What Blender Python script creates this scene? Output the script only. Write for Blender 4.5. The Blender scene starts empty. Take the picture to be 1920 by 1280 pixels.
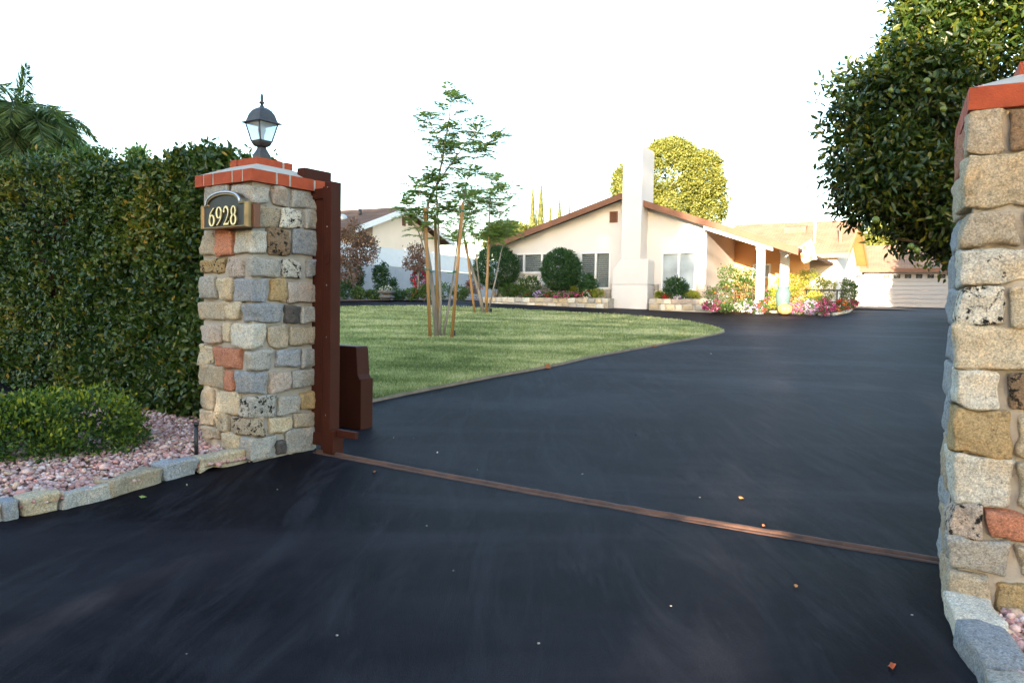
import bpy, bmesh, math, random
import numpy as np
from mathutils import Vector, Matrix, noise

random.seed(7); rng = np.random.default_rng(7)
R = math.radians
scene = bpy.context.scene
COL = scene.collection

# ------------------------------------------------------------------ camera
EYE = 1.2
FPX, CX, CY = 1440.0, 960.0, 640.0
PITCH = math.atan(60 / 1440.0); ROLL = 0.018
fwd = Vector((0, math.cos(PITCH), -math.sin(PITCH)))
r0 = Vector((1, 0, 0)); u0 = Vector((0, math.sin(PITCH), math.cos(PITCH)))
RT = (r0 * math.cos(ROLL) + u0 * math.sin(ROLL)).normalized()
UP = (u0 * math.cos(ROLL) - r0 * math.sin(ROLL)).normalized()
cd = bpy.data.cameras.new('camera'); cam = bpy.data.objects.new('camera', cd); COL.objects.link(cam)
m = Matrix((RT, UP, -fwd)).transposed().to_4x4(); m.translation = Vector((0, 0, EYE)); cam.matrix_world = m
cd.sensor_width = 36; cd.lens = 27.0; cd.clip_start = 0.05; cd.clip_end = 3000
cd.dof.use_dof = True; cd.dof.focus_distance = 10.0; cd.dof.aperture_fstop = 9.0
scene.camera = cam

# ------------------------------------------------------------------ light
SUN_EL = R(8.0); SUN_AZ = R(20)          # light travels towards +Y and 20 degrees to the right
world = bpy.data.worlds.new("World"); scene.world = world; world.use_nodes = True
nt = world.node_tree; nt.nodes.clear()
sky = nt.nodes.new('ShaderNodeTexSky'); sky.sky_type = 'NISHITA'; sky.sun_disc = False
sky.sun_elevation = SUN_EL; sky.sun_rotation = math.pi + SUN_AZ
sky.air_density = 1.0; sky.dust_density = 1.0; sky.ozone_density = 1.2
bg = nt.nodes.new('ShaderNodeBackground'); bg.inputs[1].default_value = 0.15
wo = nt.nodes.new('ShaderNodeOutputWorld')
nt.links.new(sky.outputs[0], bg.inputs[0]); nt.links.new(bg.outputs[0], wo.inputs[0])
sl = bpy.data.lights.new('sun', 'SUN'); sl.energy = 4.0; sl.angle = R(0.55); sl.color = (1.0, 0.82, 0.62)
so = bpy.data.objects.new('sun', sl); COL.objects.link(so)
sd = Vector((math.sin(SUN_AZ) * math.cos(SUN_EL), math.cos(SUN_AZ) * math.cos(SUN_EL), -math.sin(SUN_EL)))
so.rotation_euler = sd.to_track_quat('-Z', 'Y').to_euler()
scene.view_settings.view_transform = 'Standard'; scene.view_settings.look = 'None'
scene.view_settings.exposure = 2.7; scene.view_settings.gamma = 1
scene.cycles.max_bounces = 8; scene.cycles.transparent_max_bounces = 12

# ------------------------------------------------------------------ terrain height, pixel helpers
def g(y):
    if y < 5: return 0.0
    if y < 33: return 0.052 * (y - 5) if y > 6 else 0.026 * (y - 5) ** 2 + (0.026 if False else 0)
    if y < 90: return 1.430 + 0.025 * (y - 33)
    return 2.855
def gz(y):                      # smooth version used everywhere
    if y < 4: return 0.0
    if y < 6: return 0.013 * (y - 4) ** 2
    if y < 33: return 0.052 * (y - 5)
    if y < 90: return 1.456 + 0.025 * (y - 33)
    return 2.881
def ray(px, py): return fwd * FPX + RT * (px - CX) + UP * (CY - py)
def P(px, py, Y):
    d = ray(px, py); return Vector((0, 0, EYE)) + d * (Y / d.y)
def G(px, py, h=0.0):           # where the line of sight meets the ground (raised by h)
    d = ray(px, py); d = d / d.y
    lo, hi = 0.5, 120.0
    f = lambda Y: EYE + d.z * Y - gz(Y) - h
    if f(hi) > 0:
        Y = hi
        for k in range(400):
            t = 0.5 + k * 0.3
            if f(t) < 0: Y = t; break
        return Vector((d.x * Y, Y, gz(Y) + h))
    Y = lo
    for k in range(600):
        t = 0.5 + k * 0.2
        if f(t) < 0: lo, hi = t - 0.2, t; break
    for _ in range(30):
        mid = (lo + hi) / 2
        if f(mid) > 0: lo = mid
        else: hi = mid
    return Vector((d.x * hi, hi, gz(hi) + h))

class Fr:                       # a building's own axes: origin on the ground, local x along the front, local y inwards
    def __init__(s, ox, oy, ang, oz=None):
        s.o = Vector((ox, oy, gz(oy) if oz is None else oz)); s.a = ang
        s.x = Vector((math.cos(ang), math.sin(ang), 0)); s.y = Vector((-math.sin(ang), math.cos(ang), 0))
    def loc(s, p):
        d = p - s.o; return Vector((d.dot(s.x), d.dot(s.y), d.z))
    def wld(s, x, y, z=0): return s.o + s.x * x + s.y * y + Vector((0, 0, z))
    def px(s, px, py, c=0.0):   # line of sight meets the local plane y = c  ->  (local x, local z)
        d = ray(px, py); o = Vector((0, 0, EYE)) - s.o
        t = (c - o.dot(s.y)) / d.dot(s.y); q = s.loc(Vector((0, 0, EYE)) + d * t); return q.x, q.z
    def pxx(s, px, py, c=0.0):  # the same with the local plane x = c -> (local y, local z)
        d = ray(px, py); o = Vector((0, 0, EYE)) - s.o
        t = (c - o.dot(s.x)) / d.dot(s.x); q = s.loc(Vector((0, 0, EYE)) + d * t); return q.y, q.z

# ------------------------------------------------------------------ object helpers
def tag(o, label=None, cat=None, group=None, kind=None):
    if label: o['label'] = label
    if cat: o['category'] = cat
    if group: o['group'] = group
    if kind: o['kind'] = kind
    return o
def empty(name, loc, rz=0.0, label=None, cat=None, group=None):
    o = bpy.data.objects.new(name, None); COL.objects.link(o); o.location = loc; o.rotation_euler = (0, 0, rz)
    o.empty_display_size = 0.1
    return tag(o, label, cat, group)
def copy_tree(o, parent=None):
    c = o.copy(); COL.objects.link(c)
    if parent: c.parent = parent
    for ch in list(o.children): copy_tree(ch, c)
    return c

class MB:
    def __init__(s): s.v = []; s.f = []; s.c = []; s.sm = []
    def add(s, vs, fs, col=None, smooth=False):
        b = len(s.v); s.v.extend([tuple(v) for v in vs])
        for f in fs: s.f.append([b + i for i in f]); s.c.append(col); s.sm.append(smooth)
        return s
    def box(s, x0, x1, y0, y1, z0, z1, col=None):
        vs = [(x, y, z) for z in (z0, z1) for x, y in ((x0, y0), (x1, y0), (x1, y1), (x0, y1))]
        return s.add(vs, [(3, 2, 1, 0), (4, 5, 6, 7), (0, 1, 5, 4), (1, 2, 6, 5), (2, 3, 7, 6), (3, 0, 4, 7)], col)
    def prism(s, poly, axis, a, b, col=None):   # poly in the other two axes; axis 0/1/2
        def mk(p, t):
            if axis == 0: return (t, p[0], p[1])
            if axis == 1: return (p[0], t, p[1])
            return (p[0], p[1], t)
        n = len(poly); vs = [mk(p, a) for p in poly] + [mk(p, b) for p in poly]
        fs = [list(range(n))[::-1], list(range(n, 2 * n))] + [(i, (i + 1) % n, n + (i + 1) % n, n + i) for i in range(n)]
        return s.add(vs, fs, col)
    def tube(s, pts, rad, seg=8, col=None, caps=True):
        pts = [Vector(p) for p in pts]; n = len(pts)
        if not hasattr(rad, '__len__'): rad = [rad] * n
        vs = []; ref = None
        for i, p in enumerate(pts):
            t = (pts[min(i + 1, n - 1)] - pts[max(i - 1, 0)]).normalized()
            if ref is None: ref = t.orthogonal().normalized()
            ref = (ref - t * ref.dot(t)).normalized(); bi = t.cross(ref)
            for k in range(seg):
                a = 2 * math.pi * k / seg; vs.append(p + (ref * math.cos(a) + bi * math.sin(a)) * rad[i])
        fs = [(i * seg + k, i * seg + (k + 1) % seg, (i + 1) * seg + (k + 1) % seg, (i + 1) * seg + k) for i in range(n - 1) for k in range(seg)]
        s.add(vs, fs, col, True)
        if caps: s.add([], [], col); b = len(s.v) - n * seg; s.f.append([b + k for k in range(seg)][::-1]); s.c.append(col); s.sm.append(False); s.f.append([b + (n - 1) * seg + k for k in range(seg)]); s.c.append(col); s.sm.append(False)
        return s
    def lathe(s, prof, cx=0, cy=0, seg=24, rot=0, smooth=True, col=None):   # prof: (radius, z); seg=4 gives a square section
        n = len(prof); vs = [(cx + r * math.cos(rot + 2 * math.pi * k / seg), cy + r * math.sin(rot + 2 * math.pi * k / seg), z) for r, z in prof for k in range(seg)]
        fs = [(i * seg + k, i * seg + (k + 1) % seg, (i + 1) * seg + (k + 1) % seg, (i + 1) * seg + k) for i in range(n - 1) for k in range(seg)]
        s.add(vs, fs, col, smooth); b = len(s.v) - n * seg
        s.f.append([b + k for k in range(seg)][::-1]); s.c.append(col); s.sm.append(False)
        s.f.append([b + (n - 1) * seg + k for k in range(seg)]); s.c.append(col); s.sm.append(False)
        return s
    def build(s, name, mat, parent=None, bevel=0, loc=None, rz=0):
        me = bpy.data.meshes.new(name); me.from_pydata(s.v, [], s.f); me.update()
        if any(c is not None for c in s.c):
            at = me.attributes.new('col', 'FLOAT_COLOR', 'FACE')
            arr = np.ones((len(s.f), 4), 'f')
            for i, c in enumerate(s.c):
                if c is not None: arr[i, :len(c)] = c
            at.data.foreach_set('color', arr.ravel())
        me.polygons.foreach_set('use_smooth', s.sm)
        me.materials.append(mat); o = bpy.data.objects.new(name, me); COL.objects.link(o)
        if parent: o.parent = parent
        if loc is not None: o.location = loc; o.rotation_euler = (0, 0, rz)
        if bevel:
            md = o.modifiers.new('b', 'BEVEL'); md.width = bevel; md.segments = 2; md.limit_method = 'ANGLE'; md.angle_limit = R(40)
        return o

def np_mesh(name, V, F, mat, parent=None, tint=None, color=None, smooth=False):
    k = F.shape[1]; me = bpy.data.meshes.new(name)
    me.vertices.add(len(V)); me.vertices.foreach_set('co', V.astype('f').ravel())
    me.loops.add(F.size); me.loops.foreach_set('vertex_index', F.astype('i').ravel())
    me.polygons.add(len(F)); me.polygons.foreach_set('loop_start', np.arange(0, F.size, k, dtype='i'))
    try: me.polygons.foreach_set('loop_total', np.full(len(F), k, dtype='i'))
    except Exception: pass
    me.update(calc_edges=True)
    if tint is not None:
        a = me.attributes.new('tint', 'FLOAT', 'FACE'); a.data.foreach_set('value', tint.astype('f'))
    if color is not None:
        a = me.attributes.new('col', 'FLOAT_COLOR', 'FACE'); a.data.foreach_set('color', color.astype('f').ravel())
    if smooth: me.polygons.foreach_set('use_smooth', np.ones(len(F), dtype=bool))
    me.materials.append(mat); o = bpy.data.objects.new(name, me); COL.objects.link(o)
    if parent: o.parent = parent
    return o

def unit(a): return a / (np.linalg.norm(a, axis=1, keepdims=True) + 1e-9)
def leaves(name, pos, axis, nrm, L, W, mat, parent=None, tint=None, oval=True):
    n = len(pos); axis = unit(axis); nrm = unit(nrm - axis * np.sum(nrm * axis, 1, keepdims=True)); side = np.cross(axis, nrm)
    L = np.broadcast_to(np.asarray(L, float).reshape(-1, 1), (n, 1)); W = np.broadcast_to(np.asarray(W, float).reshape(-1, 1), (n, 1))
    if tint is None: tint = rng.random(n)
    if oval:
        pts = [(0, 0, 0), (-.42, .28, .12), (-.40, .66, .10), (0, 1, -.12), (.40, .66, .10), (.42, .28, .12)]
        V = np.stack([pos + side * (a * W) + axis * (b * L) + nrm * (c * W) for a, b, c in pts], 1).reshape(-1, 3)
        b = np.arange(n)[:, None] * 6
        F = np.concatenate([b + np.array([[0, 1, 2, 3]]), b + np.array([[0, 3, 4, 5]])], 1).reshape(-1, 4)
        return np_mesh(name, V, F, mat, parent, tint=np.repeat(tint, 2))
    pts = [(0, 0, 0), (-.5, .45, .06), (0, 1, -.05), (.5, .45, .06)]
    V = np.stack([pos + side * (a * W) + axis * (b * L) + nrm * (c * W) for a, b, c in pts], 1).reshape(-1, 3)
    F = np.arange(n * 4).reshape(-1, 4)
    return np_mesh(name, V, F, mat, parent, tint=tint)

def crown_points(lobes, n_cl, per, rc, inner=0.15):
    """leaf positions in twig clusters over the lobes; returns pos, outward direction, tint"""
    lobes = [(np.array(c, float), np.array(r, float)) for c, r in lobes]
    w = np.array([np.prod(r) ** (2 / 3) for _, r in lobes]); w /= w.sum()
    li = rng.choice(len(lobes), n_cl, p=w)
    d = unit(rng.normal(size=(n_cl, 3)))
    C = np.array([lobes[i][0] for i in li]); RR = np.array([lobes[i][1] for i in li])
    rad = np.where(rng.random(n_cl) < inner, rng.uniform(.35, .85, n_cl), rng.uniform(.86, 1.06, n_cl))[:, None]
    cc = C + d * RR * rad
    keep = np.ones(n_cl, bool)
    for i, (c, r) in enumerate(lobes):
        q = np.sum(((cc - c) / r) ** 2, 1) < .45; keep &= ~(q & (li != i))
    cc, d = cc[keep], d[keep]; m = len(cc)
    t0 = rng.normal(.5, .16, m)
    pos = np.repeat(cc, per, 0) + rng.normal(size=(m * per, 3)) * rc * np.array([1, 1, .75])
    out = unit(np.repeat(d, per, 0) + rng.normal(size=(m * per, 3)) * .55)
    tint = np.clip(np.repeat(t0, per) + rng.normal(0, .13, m * per), 0, 1)
    return pos, out, tint

# ------------------------------------------------------------------ materials
def nmat(name):
    mt = bpy.data.materials.new(name); mt.use_nodes = True; return mt, mt.node_tree, mt.node_tree.nodes['Principled BSDF']
def ramp(nt, fac, stops):
    r = nt.nodes.new('ShaderNodeValToRGB'); nt.links.new(fac, r.inputs[0]); e = r.color_ramp.elements
    while len(e) < len(stops): e.new(.5)
    for i, (p, c) in enumerate(stops): e[i].position = p; e[i].color = (*c, 1) if len(c) == 3 else c
    return r.outputs[0]
def tex(nt, kind, scale, detail=4, rough=.55, vec=None, dist=0):
    n = nt.nodes.new(kind)
    if vec is not None: nt.links.new(vec, n.inputs['Vector'])
    n.inputs['Scale'].default_value = scale
    if kind == 'ShaderNodeTexNoise':
        n.inputs['Detail'].default_value = detail; n.inputs['Roughness'].default_value = rough; n.inputs['Distortion'].default_value = dist
    return n
def ocoord(nt, sc=(1, 1, 1)):
    tc = nt.nodes.new('ShaderNodeTexCoord'); mp = nt.nodes.new('ShaderNodeMapping'); mp.inputs['Scale'].default_value = sc
    nt.links.new(tc.outputs['Object'], mp.inputs[0]); return mp.outputs[0]
def bumpn(nt, h, strength, dist=.01, prev=None):
    b = nt.nodes.new('ShaderNodeBump'); b.inputs['Strength'].default_value = strength; b.inputs['Distance'].default_value = dist
    nt.links.new(h, b.inputs['Height'])
    if prev is not None: nt.links.new(prev, b.inputs['Normal'])
    return b.outputs[0]
def mixc(nt, fac, a, b, mode='MIX'):
    n = nt.nodes.new('ShaderNodeMix'); n.data_type = 'RGBA'; n.blend_type = mode
    for s, v in ((n.inputs[0], fac), (n.inputs[6], a), (n.inputs[7], b)):
        if isinstance(v, (int, float)): s.default_value = v
        elif isinstance(v, tuple): s.default_value = (*v, 1)
        else: nt.links.new(v, s)
    return n.outputs[2]
def pm(name, c1, c2=None, scale=6, rough=.7, bump=.2, bscale=60, metal=0, spec=.5, sc=(1, 1, 1), bdist=.01):
    mt, nt, b = nmat(name); v = ocoord(nt, sc); c2 = c2 or tuple(x * .8 for x in c1)
    n = tex(nt, 'ShaderNodeTexNoise', scale, 6, .6, v)
    nt.links.new(ramp(nt, n.outputs[0], [(.3, c1), (.7, c2)]), b.inputs['Base Color'])
    b.inputs['Roughness'].default_value = rough; b.inputs['Metallic'].default_value = metal; b.inputs['Specular IOR Level'].default_value = spec
    if bump:
        n2 = tex(nt, 'ShaderNodeTexNoise', bscale, 5, .6, v); nt.links.new(bumpn(nt, n2.outputs[0], bump, bdist), b.inputs['Normal'])
    return mt
def leafmat(name, cols, rough=.45, trans=.28, spec=.4):
    mt, nt, b = nmat(name); a = nt.nodes.new('ShaderNodeAttribute'); a.attribute_name = 'tint'
    k = len(cols); c = ramp(nt, a.outputs['Fac'], [(i / (k - 1), cc) for i, cc in enumerate(cols)])
    nt.links.new(c, b.inputs['Base Color']); b.inputs['Roughness'].default_value = rough; b.inputs['Specular IOR Level'].default_value = spec
    t = nt.nodes.new('ShaderNodeBsdfTranslucent'); nt.links.new(mixc(nt, 1.0, c, (1.0, 1.25, .45), 'MULTIPLY'), t.inputs[0])
    mx = nt.nodes.new('ShaderNodeMixShader'); mx.inputs[0].default_value = trans
    nt.links.new(b.outputs[0], mx.inputs[1]); nt.links.new(t.outputs[0], mx.inputs[2])
    nt.links.new(mx.outputs[0], nt.nodes['Material Output'].inputs[0]); return mt
def stonemat(name):
    mt, nt, b = nmat(name); v = ocoord(nt); a = nt.nodes.new('ShaderNodeAttribute'); a.attribute_name = 'col'
    n1 = tex(nt, 'ShaderNodeTexNoise', 130, 6, .75, v); n2 = tex(nt, 'ShaderNodeTexNoise', 9, 5, .6, v); n3 = tex(nt, 'ShaderNodeTexNoise', 24, 7, .75, v)
    sp = ramp(nt, n1.outputs[0], [(.32, (.42, .42, .43)), (.5, (.97, .97, .97)), (.67, (1.5, 1.5, 1.46))])
    c = mixc(nt, 1.0, a.outputs['Color'], sp, 'MULTIPLY')
    c = mixc(nt, ramp(nt, n2.outputs[0], [(.45, (0, 0, 0)), (.72, (.55, .55, .55))]), c, mixc(nt, 1.0, c, (1.25, 1.0, .70), 'MULTIPLY'))
    n4 = tex(nt, 'ShaderNodeTexNoise', 42, 6, .8, v); c = mixc(nt, 1.0, c, ramp(nt, n4.outputs[0], [(.36, (.62, .60, .58)), (.48, (1, 1, 1)), (.62, (1.12, 1.1, 1.08))]), 'MULTIPLY')
    # dark lichen blotches where the stone has them (alpha of its colour)
    th = nt.nodes.new('ShaderNodeMath'); th.operation = 'MULTIPLY_ADD'; nt.links.new(a.outputs['Alpha'], th.inputs[0]); th.inputs[1].default_value = .155; nt.links.new(n3.outputs[0], th.inputs[2])
    dk = ramp(nt, th.outputs[0], [(.66, (0, 0, 0)), (.70, (1, 1, 1))])
    c = mixc(nt, dk, c, (.018, .015, .012)); nt.links.new(c, b.inputs['Base Color'])
    b.inputs['Roughness'].default_value = .88; b.inputs['Specular IOR Level'].default_value = .25
    nb = tex(nt, 'ShaderNodeTexNoise', 30, 8, .7, v); p = bumpn(nt, nb.outputs[0], .75, .022); p = bumpn(nt, n1.outputs[0], .5, .006, p)
    nt.links.new(p, b.inputs['Normal']); return mt
M = {}
M['stone'] = stonemat('fieldstone')
M['mortar'] = pm('mortar', (.47, .42, .36), (.36, .32, .27), 7, .95, .6, 90, spec=.2)
M['mortar_pale'] = pm('mortar_wash', (.52, .49, .43), (.40, .375, .33), 9, .95, .5, 80, spec=.2)
M['brick'] = pm('red_brick', (.43, .082, .030), (.33, .058, .023), 14, .75, .35, 120, spec=.3)
M['rust_brown'] = pm('brown_paint', (.062, .0165, .009), (.048, .0125, .007), 4, .55, .08, 50, spec=.15)
M['lamp_metal'] = pm('weathered_black_metal', (.045, .043, .045), (.075, .07, .068), 30, .45, .2, 150, metal=.3)
M['bronze'] = pm('bronze', (.20, .14, .075), (.12, .085, .05), 20, .32, .1, 80, metal=.9)
M['steel'] = pm('bright_metal', (.55, .56, .62), (.42, .43, .47), 20, .25, .05, 80, metal=.9)
M['black'] = pm('black_enamel', (.012, .013, .014), (.018, .019, .02), 12, .5, .1, 80)
M['rail'] = pm('rusty_rail', (.125, .058, .034), (.055, .028, .018), 9, .75, .7, 60, sc=(1, 1, 1))
M['white_paint'] = pm('white_paint', (.80, .80, .79), (.74, .74, .73), 3, .55, .03, 40)
M['stucco'] = pm('cream_stucco', (.66, .625, .605), (.63, .59, .57), 1.2, .92, .35, 55, spec=.2)
M['stucco_tan'] = pm('tan_stucco', (.93, .75, .59), (.88, .70, .54), 1.0, .92, .3, 55, spec=.2)
M['fascia'] = pm('brown_fascia', (.19, .078, .040), (.15, .060, .030), 2, .65, .1, 30)
M['orange_wood'] = pm('warm_stained_eave', (.62, .30, .10), (.52, .24, .075), 2, .6, .1, 30)
M['gravelsoil'] = pm('gravel_soil', (.25, .15, .12), (.16, .095, .075), 20, .95, .8, 60)
M['soil'] = pm('planting_soil', (.07, .05, .035), (.04, .028, .02), 10, .95, .8, 50)
M['bark'] = pm('grey_bark', (.33, .28, .24), (.20, .17, .14), 10, .9, .6, 40, sc=(1, 1, .25))
M['bark_dark'] = pm('dark_bark', (.09, .065, .045), (.05, .035, .025), 10, .9, .7, 40, sc=(1, 1, .25))
M['stake'] = pm('round_wood_stake', (.42, .22, .075), (.30, .145, .045), 6, .75, .4, 40, sc=(1, 1, .15))
M['tie'] = pm('green_tie_tape', (.02, .22, .15), (.02, .17, .12), 10, .5, 0)
M['block'] = pm('grey_block_wall', (.42, .44, .46), (.36, .38, .40), 2, .9, .3, 40)
M['ceramic'] = pm('pale_teal_glaze', (.085, .145, .135), (.11, .18, .165), 3, .25, .05, 30)
M['terracotta'] = pm('terracotta', (.48, .20, .09), (.38, .15, .07), 6, .8, .3, 60)
M['wire'] = pm('dark_iron', (.05, .045, .04), None, 10, .5, .1, 60, metal=.4)
M['leaf_hedge'] = leafmat('hedge_leaf', [(.012, .034, .009), (.033, .068, .014), (.070, .112, .018), (.17, .17, .022), (.34, .22, .035)], .33, .2)
M['leaf_citrus'] = leafmat('citrus_leaf', [(.008, .022, .004), (.020, .044, .007), (.050, .075, .010), (.12, .125, .014), (.24, .19, .025)], .33, .22)
M['leaf_ground'] = leafmat('shrub_leaf', [(.014, .04, .010), (.04, .09, .014), (.12, .18, .016), (.30, .31, .022)], .5, .25)
M['leaf_dark'] = leafmat('dark_bush_leaf', [(.012, .040, .012), (.028, .080, .020), (.055, .12, .028)], .4, .2)
M['leaf_lime'] = leafmat('lime_bush_leaf', [(.14, .18, .02), (.26, .28, .03), (.38, .36, .05)], .5, .3)
M['leaf_mid'] = leafmat('mid_green_leaf', [(.03, .07, .015), (.06, .12, .022), (.12, .17, .03)], .5, .25)
M['leaf_oak'] = leafmat('far_tree_leaf', [(.07, .09, .018), (.16, .175, .034), (.26, .255, .055)], .55, .25)
M['leaf_cypress'] = leafmat('cypress_leaf', [(.06, .075, .02), (.12, .13, .03), (.2, .19, .05)], .6, .15)
M['leaf_myrtle'] = leafmat('bronze_leaf', [(.07, .035, .022), (.15, .075, .045), (.22, .12, .10), (.07, .09, .03)], .55, .2)
M['leaf_jac'] = leafmat('feathery_leaf', [(.12, .19, .08), (.21, .29, .11), (.36, .38, .14)], .6, .5, .2)
M['leaf_palm'] = leafmat('palm_leaflet', [(.07, .11, .045), (.11, .17, .06), (.20, .22, .07)], .5, .35)
M['leaf_dead'] = leafmat('dry_palm_leaflet', [(.14, .09, .035), (.24, .16, .06), (.10, .09, .04)], .7, .2)
def petal(name, c): return leafmat(name, [tuple(x * .8 for x in c), c, tuple(min(1, x * 1.15) for x in c)], .6, .3)
M['pink'] = petal('pink_petal', (.72, .10, .32)); M['red'] = petal('red_petal', (.62, .02, .03)); M['lilac'] = petal('lilac_petal', (.60, .38, .72))
M['white_fl'] = petal('white_petal', (.85, .78, .80)); M['orange'] = petal('orange_petal', (.85, .25, .04)); M['magenta'] = petal('magenta_petal', (.50, .03, .20))
M['yellow_fl'] = petal('yellow_petal', (.85, .55, .05)); M['violet'] = petal('violet_petal', (.22, .08, .55))
M['fruit'] = pm('green_citrus_fruit', (.13, .17, .022), (.075, .11, .015), 20, .4, .15, 200)

def asphalt():
    mt, nt, b = nmat('sealed_asphalt'); v = ocoord(nt); v2 = ocoord(nt, (.35, 1.0, 1)); v3 = ocoord(nt, (1.6, .25, 1))
    big = tex(nt, 'ShaderNodeTexNoise', .55, 6, .6, v2, .6); mid = tex(nt, 'ShaderNodeTexNoise', 2.2, 8, .7, v3, .8); fine = tex(nt, 'ShaderNodeTexNoise', 160, 4, .7, v)
    c = ramp(nt, big.outputs[0], [(.34, (.0012, .0012, .0024)), (.50, (.0042, .0040, .0066)), (.64, (.0190, .0180, .0235))])
    c = mixc(nt, ramp(nt, mid.outputs[0], [(.48, (0, 0, 0)), (.72, (.8, .8, .8))]), c, (.028, .028, .033))
    dust = tex(nt, 'ShaderNodeTexNoise', 9, 10, .8, v3, .3)
    c = mixc(nt, ramp(nt, dust.outputs[0], [(.62, (0, 0, 0)), (.78, (.45, .45, .45))]), c, (.050, .050, .055))
    nt.links.new(c, b.inputs['Base Color'])
    rr = nt.nodes.new('ShaderNodeMapRange'); nt.links.new(mid.outputs[0], rr.inputs[0]); rr.inputs[3].default_value = .50; rr.inputs[4].default_value = .72
    nt.links.new(rr.outputs[0], b.inputs['Roughness']); b.inputs['Specular IOR Level'].default_value = .048; b.inputs['Specular Tint'].default_value = (1.0, .80, 1.0, 1)
    v4 = ocoord(nt, (7, .9, 1)); br = tex(nt, 'ShaderNodeTexNoise', 3.0, 6, .65, v4, .4); msk = tex(nt, 'ShaderNodeTexNoise', .8, 3, .5, v)
    mm = nt.nodes.new('ShaderNodeMath'); mm.operation = 'MULTIPLY'; nt.links.new(ramp(nt, br.outputs[0], [(.50, (0, 0, 0)), (.72, (.7, .7, .7))]), mm.inputs[0]); nt.links.new(ramp(nt, msk.outputs[0], [(.45, (0, 0, 0)), (.65, (1, 1, 1))]), mm.inputs[1])
    nt.links.new(mixc(nt, mm.outputs[0], c, (.022, .022, .026)), b.inputs['Base Color'])
    gr = tex(nt, 'ShaderNodeTexNoise', 220, 3, .8, v); src = b.inputs['Base Color'].links[0].from_socket
    nt.links.new(mixc(nt, 1.0, src, ramp(nt, gr.outputs[0], [(.38, (.45, .45, .45)), (.5, (1, 1, 1)), (.68, (2.6, 2.5, 2.4))]), 'MULTIPLY'), b.inputs['Base Color'])
    p = bumpn(nt, fine.outputs[0], .8, .004); p = bumpn(nt, mid.outputs[0], .25, .02, p); nt.links.new(p, b.inputs['Normal']); return mt
M['asphalt'] = asphalt()
def lawnmat():
    mt, nt, b = nmat('lawn_turf'); v = ocoord(nt, (.5, 1.6, 1)); v1 = ocoord(nt)
    n = tex(nt, 'ShaderNodeTexNoise', 1.6, 8, .7, v); n2 = tex(nt, 'ShaderNodeTexNoise', 60, 5, .7, v1)
    c = ramp(nt, n.outputs[0], [(.3, (.19, .22, .10)), (.55, (.32, .34, .17)), (.75, (.50, .45, .27))])
    c = mixc(nt, 1.0, c, ramp(nt, n2.outputs[0], [(.3, (.55, .55, .5)), (.7, (1.35, 1.35, 1.3))]), 'MULTIPLY')
    nt.links.new(c, b.inputs['Base Color']); b.inputs['Roughness'].default_value = .9; b.inputs['Specular IOR Level'].default_value = .15
    nt.links.new(bumpn(nt, n2.outputs[0], 1.0, .03), b.inputs['Normal']); return mt
M['lawn'] = lawnmat()
M['grass'] = leafmat('grass_blade', [(.14, .17, .07), (.29, .315, .14), (.46, .44, .24), (.66, .58, .39)], .6, .3, .2)
def roofmat(name, c1, c2):
    mt, nt, b = nmat(name); tc = nt.nodes.new('ShaderNodeTexCoord'); br = nt.nodes.new('ShaderNodeTexBrick')
    sx = nt.nodes.new('ShaderNodeSeparateXYZ'); cb = nt.nodes.new('ShaderNodeCombineXYZ'); nt.links.new(tc.outputs['Object'], sx.inputs[0])
    nt.links.new(sx.outputs[0], cb.inputs[0]); ad = nt.nodes.new('ShaderNodeMath'); ad.operation = 'ADD'
    ml = nt.nodes.new('ShaderNodeMath'); ml.operation = 'MULTIPLY'; ml.inputs[1].default_value = 2.6; nt.links.new(sx.outputs[2], ml.inputs[0])
    nt.links.new(ml.outputs[0], ad.inputs[0]); ad.inputs[1].default_value = 0; nt.links.new(ad.outputs[0], cb.inputs[1]); nt.links.new(cb.outputs[0], br.inputs['Vector'])
    br.inputs['Scale'].default_value = 1; br.inputs['Brick Width'].default_value = .3; br.inputs['Row Height'].default_value = .15; br.inputs['Mortar Size'].default_value = .008
    br.inputs['Color1'].default_value = (*c1, 1); br.inputs['Color2'].default_value = (*c2, 1); br.inputs['Mortar'].default_value = (*[x * .5 for x in c1], 1)
    n = tex(nt, 'ShaderNodeTexNoise', 1.2, 6, .6); nt.links.new(tc.outputs['Object'], n.inputs['Vector'])
    nt.links.new(mixc(nt, 1.0, br.outputs[0], ramp(nt, n.outputs[0], [(.3, (.8, .8, .8)), (.7, (1.15, 1.15, 1.15))]), 'MULTIPLY'), b.inputs['Base Color'])
    b.inputs['Roughness'].default_value = .92; b.inputs['Specular IOR Level'].default_value = .2; nt.links.new(bumpn(nt, br.outputs['Fac'], .5, .01), b.inputs['Normal']); return mt
M['shingle'] = roofmat('brown_shingle', (.17, .105, .075), (.12, .075, .055))
M['shingle_tan'] = roofmat('tan_shingle', (.33, .20, .13), (.27, .165, .11))
def glassmat(name, tint=(.9, .95, 1), rough=.02, alpha=.25):
    mt, nt, b = nmat(name); b.inputs['Base Color'].default_value = (*tint, 1); b.inputs['Roughness'].default_value = rough
    tr = nt.nodes.new('ShaderNodeBsdfTransparent'); tr.inputs[0].default_value = (*tint, 1); mx = nt.nodes.new('ShaderNodeMixShader'); mx.inputs[0].default_value = alpha
    nt.links.new(tr.outputs[0], mx.inputs[1]); nt.links.new(b.outputs[0], mx.inputs[2]); nt.links.new(mx.outputs[0], nt.nodes['Material Output'].inputs[0]); return mt
M['lamp_glass'] = glassmat('seeded_glass', (.75, .85, .95), .15, .35)
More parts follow.
